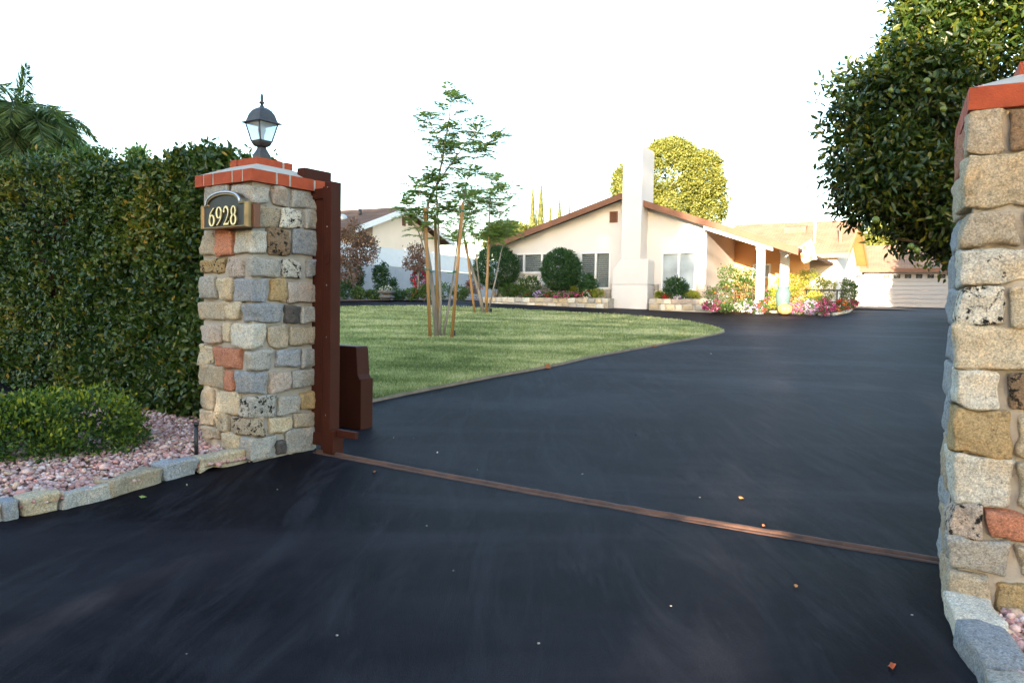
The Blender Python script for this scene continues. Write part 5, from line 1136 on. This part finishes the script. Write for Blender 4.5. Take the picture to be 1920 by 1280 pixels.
# flag on a pole leaning from the far porch post
FY = 28.0; a = P(1472, 482, FY); b = P(1521, 449, FY); fe = empty('garden_flag', a, 0, 'spotted cream and orange house flag on a slanting pole at the porch', 'flag'); MB().tube([(0, 0, 0), tuple(b - a)], .018, 8).build('pole', M['white_paint'], fe)
mb = MB(); t_ = [P(1496, 466, FY) - a, P(1521, 449, FY) - a, P(1533, 485, FY) - a, P(1508, 495, FY) - a]; vs = []; nn_ = 12
for i in range(nn_ + 1):
    for j in range(nn_ + 1):
        u_, v_ = i / nn_, j / nn_; p = t_[0] * (1 - u_) * (1 - v_) + t_[1] * u_ * (1 - v_) + t_[2] * u_ * v_ + t_[3] * (1 - u_) * v_; p = p + Vector((.03 * math.sin(v_ * 6), .07 * math.sin(u_ * 9 + v_ * 3) * v_, .02 * math.sin(u_ * 12) * v_)); vs.append(p)
mb.add(vs, [(i * (nn_ + 1) + j, i * (nn_ + 1) + j + 1, (i + 1) * (nn_ + 1) + j + 1, (i + 1) * (nn_ + 1) + j) for i in range(nn_) for j in range(nn_)], None, True); o = mb.build('cloth', M['flag'], fe); md = o.modifiers.new('s', 'SOLIDIFY'); md.thickness = .004

# ------------------------------------------------------------------ young staked trees on the lawn
def frond(base, direction, length, acc):
    """feathery leaf: pinnae in pairs along a drooping midrib"""
    d = Vector(direction).normalized(); side = d.cross(Vector((0, 0, 1))).normalized(); up = side.cross(d); n = 14; pts = []
    for i in range(n + 1):
        t = i / n; p = Vector(base) + d * length * t + Vector((0, 0, -.30 * length * t * t)); pts.append(p)
    for i in range(1, n + 1):
        t = i / n; pl_ = length * .40 * math.sin(math.pi * (.15 + .8 * t)) 
        for s in (-1, 1):
            ax_ = (side * s + d * .55 + Vector((0, 0, -.12 + random.uniform(-.25, .15)))).normalized()
            acc.append((pts[i], ax_, up + Vector((random.uniform(-1.2, 1.2), random.uniform(-1.2, 1.2), 0)), pl_, .020 + .016 * length))
    return pts
def young_tree(base, stems, label, stakes, ties, ulight, seed, fl_, nf=7, group='young staked trees on the lawn'):
    random.seed(seed); Y = base.y; e = empty('young_tree', base, 0, label, 'tree', group); mb = MB(); acc = []; rib = MB()
    for st in stems:                      # each: list of (px, py, radius)
        pts = [P(a_, b_, Y + dy) - base for a_, b_, r_, dy in st]; rad = [r_ for *_, r_, _ in st]; mb.tube(pts, rad, 8)
        for i in range(len(pts) - 1):
            seg = (pts[i + 1] - pts[i]); hgt = (pts[i].z + pts[i + 1].z) / 2
            if hgt < 1.9: continue
            k_ = max(1, int(nf * seg.length * (1.0 if hgt > 2.4 else .4) + random.random()))
            for q_ in range(k_):
                t = random.random(); b_ = pts[i] + seg * t; a_ = random.uniform(0, 6.28); bl_ = random.uniform(.15, .65) * fl_; bd_ = Vector((math.cos(a_), math.sin(a_), random.uniform(.5, 1.3))).normalized(); b1_ = b_ + bd_ * bl_
                rib.tube([b_, (b_ + b1_) / 2 + Vector((0, 0, -.02)), b1_], [.009, .007, .004], 5, caps=False)
                for f_ in range(3):
                    a2_ = a_ + (f_ - 1) * 1.0 + random.uniform(-.4, .4); dr = Vector((math.cos(a2_), math.sin(a2_), random.uniform(-.05, .9))); L = random.uniform(.5, .95) * fl_
                    pp = frond(b_ + (b1_ - b_) * (.55 + .22 * f_), dr, L, acc); rib.tube([pp[0], pp[4], pp[8], pp[-1]], [.004, .003, .002, .0015], 4, caps=False)
        b_ = pts[-1]
        for q_ in range(5):
            a_ = random.uniform(0, 6.28); pp = frond(b_, Vector((math.cos(a_), math.sin(a_), random.uniform(.2, 1.6))), random.uniform(.6, 1) * fl_, acc); rib.tube([pp[0], pp[4], pp[8], pp[-1]], [.005, .004, .003, .002], 4, caps=False)
    mb.build('trunk', M['bark'], e); rib.build('twigs', M['bark'], e)
    A = np.array([tuple(a[0]) for a in acc]); X = np.array([tuple(a[1]) for a in acc]); Nn = np.array([tuple(a[2]) for a in acc]); L = np.array([a[3] for a in acc]); W = np.array([a[4] for a in acc])
    leaves('crown', A, X, Nn, L, W, M['leaf_jac'], e, oval=False)
    for (x0, y0, x1, y1, dy, lab) in stakes:
        a_ = P(x0, y0, Y + dy); a_.z = min(a_.z, gz(Y + dy)); b_ = P(x1, y1, Y + dy); mb = MB(); mb.tube([(0, 0, -.1), tuple(b_ - a_)], .034 * (1 if Y < 20 else 1.1), 12); o = mb.build('tree_stake', M['stake'], loc=a_); tag(o, lab, 'stake', 'wooden stakes supporting the young trees')
    for (x0, y0, x1, y1, dy) in ties:
        a_ = P(x0, y0, Y + dy) - base; b_ = P(x1, y1, Y) - base; mb = MB(); mb.tube([a_ - Vector((.05, 0, 0)), a_ + Vector((.0, -.05, 0)), a_ + Vector((.05, 0, .0)), (a_ + b_) / 2 + Vector((0, 0, -.02)), b_], .014, 6); mb.build('tie', M['tie'], e)
    return e
B1 = G(824, 634); S1 = B1.y / FPX
st1 = [[(819, 634, .050, 0), (813, 560, .045, .02), (806, 500, .040, 0), (796, 440, .034, 0), (803, 380, .030, 0), (820, 345, .026, 0), (829, 300, .022, 0), (835, 265, .018, .1), (843, 215, .011, 0), (846, 185, .006, 0)],
       [(820, 345, .022, 0), (842, 312, .016, -.1), (862, 285, .012, -.15), (892, 250, .007, -.1)],
       [(829, 300, .014, 0), (822, 262, .010, .1), (805, 225, .006, .2)],
       [(824, 634, .038, 0), (826, 560, .030, -.05), (824, 500, .026, 0), (822, 430, .020, 0), (819, 370, .014, .1), (817, 340, .006, 0)],
       [(831, 632, .028, 0), (842, 570, .024, 0), (851, 512, .020, .1), (858, 450, .014, .3), (846, 470, .010, 0)][:4],
       [(868, 390, .016, .0), (874, 345, .013, 0), (884, 310, .010, .0), (893, 285, .005, 0)],
       [(796, 470, .012, 0), (785, 435, .010, -.1), (768, 410, .008, -.2), (755, 380, .005, -.2)],
       [(806, 420, .010, 0), (795, 395, .008, -.2), (786, 352, .004, -.3)],
       [(893, 285, .006, 0), (912, 272, .005, .1), (925, 262, .003, .1)],
       [(868, 390, .016, 0), (862, 420, .017, 0), (858, 455, .018, .1)]]
young_tree(B1, st1, 'tall thin feathery young tree on the lawn, the nearer of two', [(807, 638, 797, 390, -.25, 'light brown wooden stake left of the nearer young tree'), (846, 638, 868, 380, -.25, 'light brown wooden stake right of the nearer young tree'), (822, 620, 816, 405, .45, 'greyish wooden stake directly behind the nearer young tree')],
           [(797, 417, 808, 421, -.25), (800, 505, 814, 509, -.25), (854, 509, 838, 510, -.25), (867, 396, 862, 398, -.25)], None, 11, .50, nf=11)
B2 = G(912, 588)
st2 = [[(906, 588, .06, 0), (898, 545, .055, 0), (885, 505, .045, -.1), (874, 470, .035, -.2), (868, 430, .025, -.2), (880, 395, .016, 0)],
       [(911, 586, .04, 0), (912, 530, .035, 0), (917, 470, .03, 0), (918, 400, .022, 0), (920, 360, .014, 0), (922, 338, .006, 0)],
       [(915, 586, .03, 0), (930, 520, .025, .1), (940, 470, .018, .2), (948, 440, .012, .3), (958, 415, .007, .3)],
       [(900, 550, .03, 0), (893, 480, .022, -.3), (885, 420, .014, -.4), (875, 370, .006, -.4)], [(917, 470, .02, 0), (935, 430, .014, .1), (940, 385, .008, .1), (938, 360, .004, .1)]]
young_tree(B2, st2, 'bushier young feathery tree further back, nearer the house', [(912, 590, 916, 440, -.3, 'yellow brown wooden stake in front of the further young tree'), (891, 586, 874, 455, -.2, 'light wooden stake slanting left of the further young tree')], [(916, 449, 912, 450, -.3)], None, 12, .75, nf=15)
for px_, py_, lab in ((850, 634, 'small black garden uplight at the foot of the nearer young tree'), (920, 588, 'small black garden uplight at the foot of the further young tree')):
    p = G(px_, py_); e = empty('garden_uplight', p, .3, lab, 'garden light', 'black uplights on the lawn'); MB().tube([(0, 0, -.05), (0, 0, .05)], .012, 8).build('spike', M['black'], e); MB().box(-.035, .035, -.05, .05, .05, .17).build('housing', M['black'], e, bevel=.008)

# ------------------------------------------------------------------ planting in front of the boundary wall
def wshrub(*a, **k): return gshrub(*a, **k)
wg = 'shrubs along the boundary wall'
gshrub('bronze_tree', 'small rounded tree with bronze purple leaves beside the brown gate post', 'tree', (628, 415, 708, 530), 33.0, 'leaf_myrtle', n=1500, L=.10, rc=.08, stems=6, extra=[(625, 430, 680, 510), (640, 418, 690, 470), (655, 440, 712, 500), (630, 470, 680, 540)])
gshrub('columnar_shrub', 'dark green leafy column under the bronze tree', 'shrub', (650, 492, 680, 552), 34.0, 'leaf_dark', n=420, L=.09, group=wg)
gshrub('columnar_shrub', 'dark green leafy column left of the bowl planter', 'shrub', (698, 491, 728, 550), 34.5, 'leaf_dark', n=460, L=.09, group=wg)
gshrub('columnar_shrub', 'small dark conifer rising behind the bowl planter', 'shrub', (730, 522, 745, 555), 35.2, 'leaf_dark', n=180, L=.08, group=wg)
gshrub('standard_tree', 'slim young tree with a small bronze green crown before the grey wall', 'tree', (760, 455, 800, 508), 35.0, 'leaf_myrtle', n=420, L=.10, rc=.09, extra=[(768, 455, 792, 485), (760, 478, 800, 510)])
p = P(784, 560, 35.0); mb = MB(); mb.tube([(0, 0, -.1), (0, 0, 1.7), (.02, 0, 2.3)], [.05, .04, .02], 8); stt = [o for o in bpy.data.objects if o.name.startswith('standard_tree')][0]; tr = mb.build('trunk', M['bark'], stt); tr.location = (p.x - stt.location.x, 0, gz(35) - stt.location.z)
gshrub('flowering_shrub', 'bougainvillea covered in deep red blooms against the grey wall', 'shrub', (770, 500, 806, 552), 36.0, 'leaf_dark', n=300, L=.09, blossoms=[('red', 120, .10), ('magenta', 60, .10)])
for i, (b_, Y_, mt_, lab) in enumerate([((628, 525, 660, 562), 32.5, 'leaf_dark', 'dark low bush at the left end of the wall bed beside the gate post'), ((655, 540, 690, 563), 33, 'leaf_mid', 'low bush with red specks under the leafy column'), ((686, 545, 715, 563), 33.2, 'leaf_mid', 'low bush left of the bowl planter'),
     ((735, 543, 762, 563), 33.5, 'leaf_dark', 'grey green low bush right of the bowl planter'), ((758, 540, 786, 563), 33.5, 'leaf_mid', 'low bush at the foot of the slim young tree'), ((786, 535, 812, 563), 33.5, 'leaf_mid', 'fresh green rounded bush right of the slim young tree'),
     ((808, 528, 850, 562), 34, 'leaf_mid', 'wide fresh green bush seen between the two stakes'), ((845, 535, 880, 562), 34, 'leaf_mid', 'fresh green bush right of the right stake'), ((872, 512, 905, 560), 34.5, 'leaf_myrtle', 'reddish bush behind the further young tree'), ((612, 530, 640, 563), 32, 'leaf_dark', 'dark bush hidden partly by the brown gate post')]):
    gshrub('low_bush', lab, 'bush', b_, Y_, mt_, n=260, L=.08, group=wg, blossoms=[('red', 7, .07)] if i in (1, 4, 8) else None)
# bowl planter
M['bowl'] = pm('dark_cast_stone', (.13, .135, .14), (.09, .092, .095), 8, .9, .4, 60)
p = P(725, 557, 32.6); e = empty('bowl_planter', (p.x, 32.6, gz(32.6) + .05), 0, 'wide grey stone bowl planter with white flowers in front of the wall', 'planter'); k_ = 32.6 / FPX
MB().lathe([(.16, 0), (.16, .06), (.30, .09), (.34, .14), (.33, .19), (.14, .22), (.18, .26), (.36, .30), (.385, .37), (.385, .42), (.34, .42), (.30, .36)], seg=28).build('bowl', M['bowl'], e)
po, ou, ti = crown_points([((0, 0, .44), (.30, .3, .12))], 120, 5, .03); leaves('foliage', po, ou, ou + np.array([0, 0, 1]), .06, .03, M['leaf_mid'], e, tint=ti, oval=False)
po, ou, ti = crown_points([((0, 0, .46), (.28, .28, .14))], 40, 4, .015, 0); leaves('blossoms', po, rng.normal(size=po.shape), ou, .05, .05, M['white_fl'], e, tint=ti, oval=False)

# ------------------------------------------------------------------ far trees
def far_tree(name, label, lobes_px, Y, mat, n, L, rc, trunk_px, group='trees beyond the houses', cat='tree', per=7, cauli=0):
    lobes = []
    for (x0, y0, x1, y1) in lobes_px:
        a = P((x0 + x1) / 2, (y0 + y1) / 2, Y); rr2 = (x1 - x0) / 2 * Y / FPX; lobes.append(((a.x, Y + random.uniform(-.4, .4) * rr2, a.z), (rr2, rr2, (y1 - y0) / 2 * Y / FPX)))
    if cauli:
        sub = []
        for c_, r_ in lobes:
            for _ in range(cauli):
                v_ = Vector((random.gauss(0, 1), random.gauss(-.5, 1), random.gauss(.1, 1))).normalized(); f_ = random.uniform(.16, .27); sub.append(((c_[0] + v_.x * r_[0] * .86, c_[1] + v_.y * r_[1] * .86, c_[2] + v_.z * r_[2] * .86), (r_[0] * f_, r_[1] * f_, r_[2] * f_)))
        lobes = lobes + sub
    bx_ = P(trunk_px, 560, Y).x; e = shrub(name, label, cat, lobes, n, per, rc, L, L * .6, M[mat], group=group, loc=(bx_, Y, gz(Y)), rough=not cauli)
    for ch in e.children:
        if ch.name.startswith('foliage'): ch.name = 'crown'
    mb = MB(); c0 = lobes[0][0]; mb.tube([(0, 0, -.2), ((c0[0] - bx_) * .5, 0, (c0[2] - gz(Y)) * .5), (c0[0] - bx_, 0, c0[2] - gz(Y))], [Y * .006, Y * .005, Y * .002], 10); mb.build('trunk', M['bark'], e); return e
far_tree('broadleaf_tree', 'huge rounded yellow green tree rising behind the chimney and roof', [(1190, 268, 1330, 400), (1150, 300, 1230, 400), (1270, 285, 1352, 400), (1290, 340, 1365, 430), (1215, 262, 1300, 330), (1195, 330, 1330, 440), (1160, 320, 1210, 380), (1305, 300, 1345, 350)], 58, 'leaf_oak', 9500, .20, .13, 1260, per=10, cauli=22)
for i, (x_, y_, w_, lab, Y_) in enumerate([(996.5, 352, 9, 'tallest pale cypress left of the darker one', 80), (1012, 350, 12, 'narrow darker cypress second in the row behind the roof', 70), (1030, 391, 6, 'shortest cypress tip right of the darker one', 75), (1047, 373, 10, 'pale cypress fourth in the row above the roof', 85), (1065, 384, 6, 'faint rightmost cypress of the row above the roof', 90), (1003, 392, 5, 'slender small cypress between the two tallest', 82)]):
    Y = Y_; zb_ = gz(Y); zt_ = P(x_, y_, Y).z; r_ = w_ / 2 * Y / FPX; e = empty('cypress_tree', (P(x_, 500, Y).x, Y, zb_), 0, lab, 'tree', 'cypresses behind the house'); n = 2600
    t = rng.random(n) ** .9; rad = r_ * 2.2 * (1 - t) ** .88 * (.8 + .3 * rng.random(n)) * np.minimum(1, t * 6); a_ = rng.uniform(0, 6.28, n); hh = (zt_ - zb_); po = np.stack([rad * np.cos(a_), rad * np.sin(a_), .4 + t * (hh - .4)], 1); ax_ = np.stack([np.cos(a_) * .35, np.sin(a_) * .35, np.ones(n)], 1) + rng.normal(size=(n, 3)) * .15
    leaves('crown', po, ax_, np.stack([np.cos(a_), np.sin(a_), a_ * 0 + .2], 1), .42 * (1.05 - t * .6), .15 * (1.05 - t * .5), M['leaf_cypress'], e, oval=False); MB().tube([(0, 0, -.2), (0, 0, hh * .8)], [.15, .04], 8).build('trunk', M['bark_dark'], e)
far_tree('broadleaf_tree', 'sunlit tree behind the left slope of the cream house', [(930, 418, 985, 470), (960, 425, 1000, 460), (910, 430, 950, 480)], 52, 'leaf_oak', 700, .3, .2, 955)
far_tree('broadleaf_tree', 'pale sunlit tree behind the garage roof', [(1625, 415, 1665, 480), (1640, 430, 1690, 480), (1680, 425, 1760, 480), (1610, 440, 1650, 490)], 62, 'leaf_oak', 1100, .35, .25, 1660)

# ------------------------------------------------------------------ palm and plants behind the hedge
def palm(base, crown_z, label, nfr, flen, seed):
    random.seed(seed); e = empty('palm_tree', base, 0, label, 'palm'); top = Vector((0, 0, crown_z)); MB().tube([(0, 0, -.2), (.05, 0, crown_z * .5), (0, 0, crown_z)], [.14, .11, .10], 14).build('trunk', M['bark_dark'], e)
    for i in range(nfr):
        dead = i >= nfr - 14; az = i * 2.39996 + random.uniform(-.2, .2); el = (1.2 - 1.3 * i / nfr) if not dead else random.uniform(-.6, -.1)
        if i == 0: az, el = .2, 1.5
        L = flen * random.uniform(.8, 1.1) * (.75 if i == 0 else 1); d = Vector((math.cos(az) * math.cos(el), math.sin(az) * math.cos(el), math.sin(el))); pts = []; n = 16; p = top.copy(); v = d.copy()
        for k in range(n + 1):
            pts.append(p.copy()); p = p + v * (L / n); v = (v + Vector((0, 0, -.16 if i else -.05))).normalized()
        fr_ = MB().tube(pts, [.022 - .0012 * k for k in range(n + 1)], 5).build('frond', M['bark'] if dead else M['leaf_palm'], e)
        A, X, N_, LL = [], [], [], []
        for k in range(2, n + 1):
            tdir = (pts[k] - pts[k - 1]).normalized(); sd2 = tdir.cross(Vector((0, 0, 1))).normalized()
            for s in (-1, 1):
                for q_ in range(6):
                    b_ = pts[k - 1] + (pts[k] - pts[k - 1]) * (q_ / 6); A.append(tuple(b_)); X.append(tuple(sd2 * s * random.uniform(.5, 1.0) + tdir * .6 + Vector((0, 0, random.uniform(-.9, .1) - (.6 if dead else 0))))); N_.append((random.uniform(-1, 1), random.uniform(-1, 1), 1)); LL.append(.52 * math.sin(math.pi * (.12 + .8 * k / n)) * random.uniform(.7, 1.1))
        leaves('leaflets', np.array(A), np.array(X), np.array(N_), np.array(LL), .028, M['leaf_dead' if dead else 'leaf_palm'], fr_, oval=False)
    return e
PYL = 13.0; pb_ = P(38, 300, PYL); palm(Vector((pb_.x, PYL, gz(PYL))), P(34, 243, PYL).z - gz(PYL), 'drooping feather palm with brown lower fronds rising behind the hedge', 46, 1.42, 5)
gshrub('tall_shrub', 'feathery green shrub top showing above the hedge beside the palm', 'shrub', (140, 262, 215, 330), 11.0, 'leaf_mid', n=420, L=.07, rc=.06, stems=5, extra=[(110, 275, 190, 330), (165, 275, 215, 330), (60, 290, 130, 340)])
gshrub('tall_shrub', 'single small fern like top poking above the hedge near the lamp side', 'shrub', (240, 280, 272, 310), 9.5, 'leaf_jac', n=90, L=.07, rc=.03, stems=3)

# ------------------------------------------------------------------ fallen leaves and grit on the driveway
for i, (a_, b_, w_, c_, lab) in enumerate([(1390, 933, .05, (.5, .2, .06), 'orange dry leaf on the driveway beyond the gate track'), (1672, 1247, .045, (.45, .10, .04), 'reddish dry leaf near the bottom right of the driveway'), (268, 931, .06, (.20, .26, .08), 'pale green fallen leaf beside the tall pale edging stone'), (1432, 985, .03, (.4, .16, .06), 'small orange leaf stuck on the gate track'),
     (702, 884, .035, (.20, .08, .04), 'small brown leaf just before the left part of the gate track'), (350, 909, .02, (.45, .4, .25), 'tiny straw scrap beside the blue grey edging stone'), (820, 848, .018, (.7, .62, .5), 'tiny pale scrap on the driveway just past the gate track'), (1492, 1098, .02, (.42, .22, .1), 'tiny brown scrap in the faint light streak')]):
    p = G(a_, b_, .006); mb = MB(); n = 8; vs = [(w_ * .5 * math.cos(6.283 * k / n), w_ * .28 * math.sin(6.283 * k / n) * (1 if k % 2 else .8), .006 * math.sin(k * 2.1)) for k in range(n)] + [(0, 0, .009)]; mb.add(vs, [(k, (k + 1) % n, n) for k in range(n)], (*c_, 1)); o = mb.build('fallen_leaf', M['bladder'], loc=p, rz=random.uniform(0, 3)); tag(o, lab, 'leaf', 'fallen leaves on the driveway')
chips = [(1092, 888, .012, 'largest pale chip on the driveway, just beyond the middle of the gate track'), (1010, 1205, .009, 'pale chip near the bottom centre of the driveway'), (632, 1190, .007, 'pale chip low in the left half of the foreground asphalt'), (349, 1225, .009, 'pale chip nearest the bottom left corner of the driveway'),
 (520, 917, .006, 'tiny chip on the foreground asphalt below the numbered pillar'), (895, 880, .006, 'tiny pale chip just beyond the left part of the gate track'), (1192, 815, .010, 'dark little chip alone in the middle of the driveway beyond the track'), (1312, 932, .006, 'tiny chip left of the orange dry leaf'),
 (738, 820, .006, 'tiny pale chip on the asphalt right of the gate opener'), (776, 821, .006, 'second tiny pale chip right of the gate opener, a little further from it'), (800, 985, .006, 'tiny chip on the foreground asphalt below the gate track'), (1710, 1152, .006, 'tiny chip at the foot of the right hand pillar'),
 (1333, 663, .02, 'pale chip far up the driveway right of the lawn tip'), (955, 865, .006, 'tiny chip beyond the track, straight below the lawn edge'), (1258, 1135, .008, 'pale chip in the right half of the foreground asphalt'), (850, 1069, .006, 'tiny chip in the middle of the foreground asphalt')]
for (a_, b_, s_, lab) in chips:
    p = G(a_, b_, .002); mb = MB(); s_ *= .62; stone_geo(mb, Vector((0, 0, 0)), (s_, s_ * .7, s_ * .5), XA, YA, ((.34, .33, .29, 0) if a_ != 1192 else (.02, .02, .02, 0)), int(a_), cuts=3, amp=.001); o = mb.build('stone_chip', M['bladder'], loc=p); tag(o, lab, 'stone chip', 'pale stone chips on the driveway')

# ------------------------------------------------------------------ street trees behind the photographer, plus added sun-blocking bushes: they shade the gate and the lawn
def street_tree(e_loc, h, r_, seed, label, bare=.3, proto=None):
    random.seed(seed)
    if proto is None:
        e = empty('street_tree', e_loc, 0, label, 'tree', 'street trees across the road'); lobes = [((0, 0, h * .62), (r_, r_, h * .36))] + [((r_ * .6 * math.cos(a), r_ * .6 * math.sin(a), h * (.45 + .12 * (k % 3))), (r_ * .6, r_ * .6, h * .22)) for k, a in enumerate(np.linspace(0, 5.6, 7))]
        pos, out, tint = crown_points(lobes, 1500, 8, .45, .5); leaves('crown', pos, out, out + rng.normal(size=out.shape), rng.uniform(.35, .6, len(pos)), rng.uniform(.25, .4, len(pos)), M['leaf_mid'], e, tint=tint, oval=False)
        mb = MB(); mb.tube([(0, 0, -.2), (0, 0, h * .6)], [.4, .2], 12); mb.build('trunk', M['bark_dark'], e); return e
    e = copy_tree(proto); e.location = e_loc; e['label'] = label; e.rotation_euler.z = seed; return e
TS = Vector((-math.sin(SUN_AZ), -math.cos(SUN_AZ), 0)); TN = Vector((math.cos(SUN_AZ), -math.sin(SUN_AZ), 0))
def tpos(n_, dist): v = TS * dist + TN * n_; return (v.x, v.y, 0)
pr = street_tree(tpos(-7.6, 30), 17.5, 4.4, 3, 'tall street tree behind the photographer, nearest the driveway')
for k, (n_, dd, s_, lab) in enumerate([(-15, 31, 1.03, 'tall street tree second from the driveway'), (-22.5, 30, 1.0, 'tall street tree third from the driveway'), (-30, 31, 1.05, 'tall street tree fourth from the driveway'), (-11.5, 42, 1.12, 'tall tree standing further back across the road'), (-19, 43, 1.1, 'second tall tree standing further back across the road'), (-38, 33, 1.05, 'leftmost tall street tree across the road')]):
    e = street_tree(tpos(n_, dd), 0, 0, k + 1.3, lab, proto=pr); e.scale = (s_, s_, s_)
pb2 = None
def sun_block_bush(n_, dd, r_, z0, z1, ncl_, label):  # unseen foliage, placed and shaped to block the low sun
    p = tpos(n_, dd); return shrub('sun_block_tree', label, 'tree', [((p[0], p[1], (z0 + z1) / 2), (r_, r_ * .7, (z1 - z0) / 2))] + [((p[0] + TN.x * t * r_, p[1] + TN.y * t * r_, z0 + (z1 - z0) * q_), (r_ * .55, r_ * .5, (z1 - z0) * .38)) for t, q_ in ((-.6, .3), (.5, .35), (-.5, .68), (.5, .66), (0, .25))], ncl_, 8, .22, .26, .16, M['leaf_mid'], group='unseen trees added to block the sun', loc=p, stems=4)
sun_block_bush(-3.75, 14, 3.1, 0, 5.8, 4200, 'unseen dense low tree added left of the driveway to shade the numbered pillar')
sun_block_bush(-7.8, 15, 3.0, 0, 5.8, 3600, 'second unseen dense low tree added to the left for its shade')
sun_block_bush(-12.6, 15, 3.0, 0, 5.8, 2400, 'third unseen dense low tree added to the left for its shade')
sun_block_bush(3.2, 12.5, 2.7, 3.95, 6.7, 6000, 'unseen spreading tree, its raised crown shaped to let low sun pass beneath')
sun_block_bush(3.9, 14.5, 3.2, -.5, 2.0, 3200, 'unseen low bush added under the spreading tree to block the lowest sun')
sun_block_bush(.50, 13.5, .17, 0, 4.6, 600, 'narrow unseen bush added to cut off the sun streak on the driveway')
vt = Vector((20.1, 31.0, gz(31))); shrub('garden_tree', 'leafy tree on the right side of the drive that shades the garage', 'tree', [((vt.x, vt.y, vt.z + 4.2), (2.9, 2.9, 2.6)), ((vt.x + 1.8, vt.y - .5, vt.z + 3.6), (2.0, 2, 2.0)), ((vt.x - 1.5, vt.y + .2, vt.z + 3.4), (1.5, 1.5, 1.4)), ((vt.x + 1.3, vt.y, vt.z + 1.9), (2.0, 2.2, 1.2))], 6500, 8, .16, .26, .16, M['leaf_mid'], loc=(vt.x, vt.y, vt.z), stems=5)
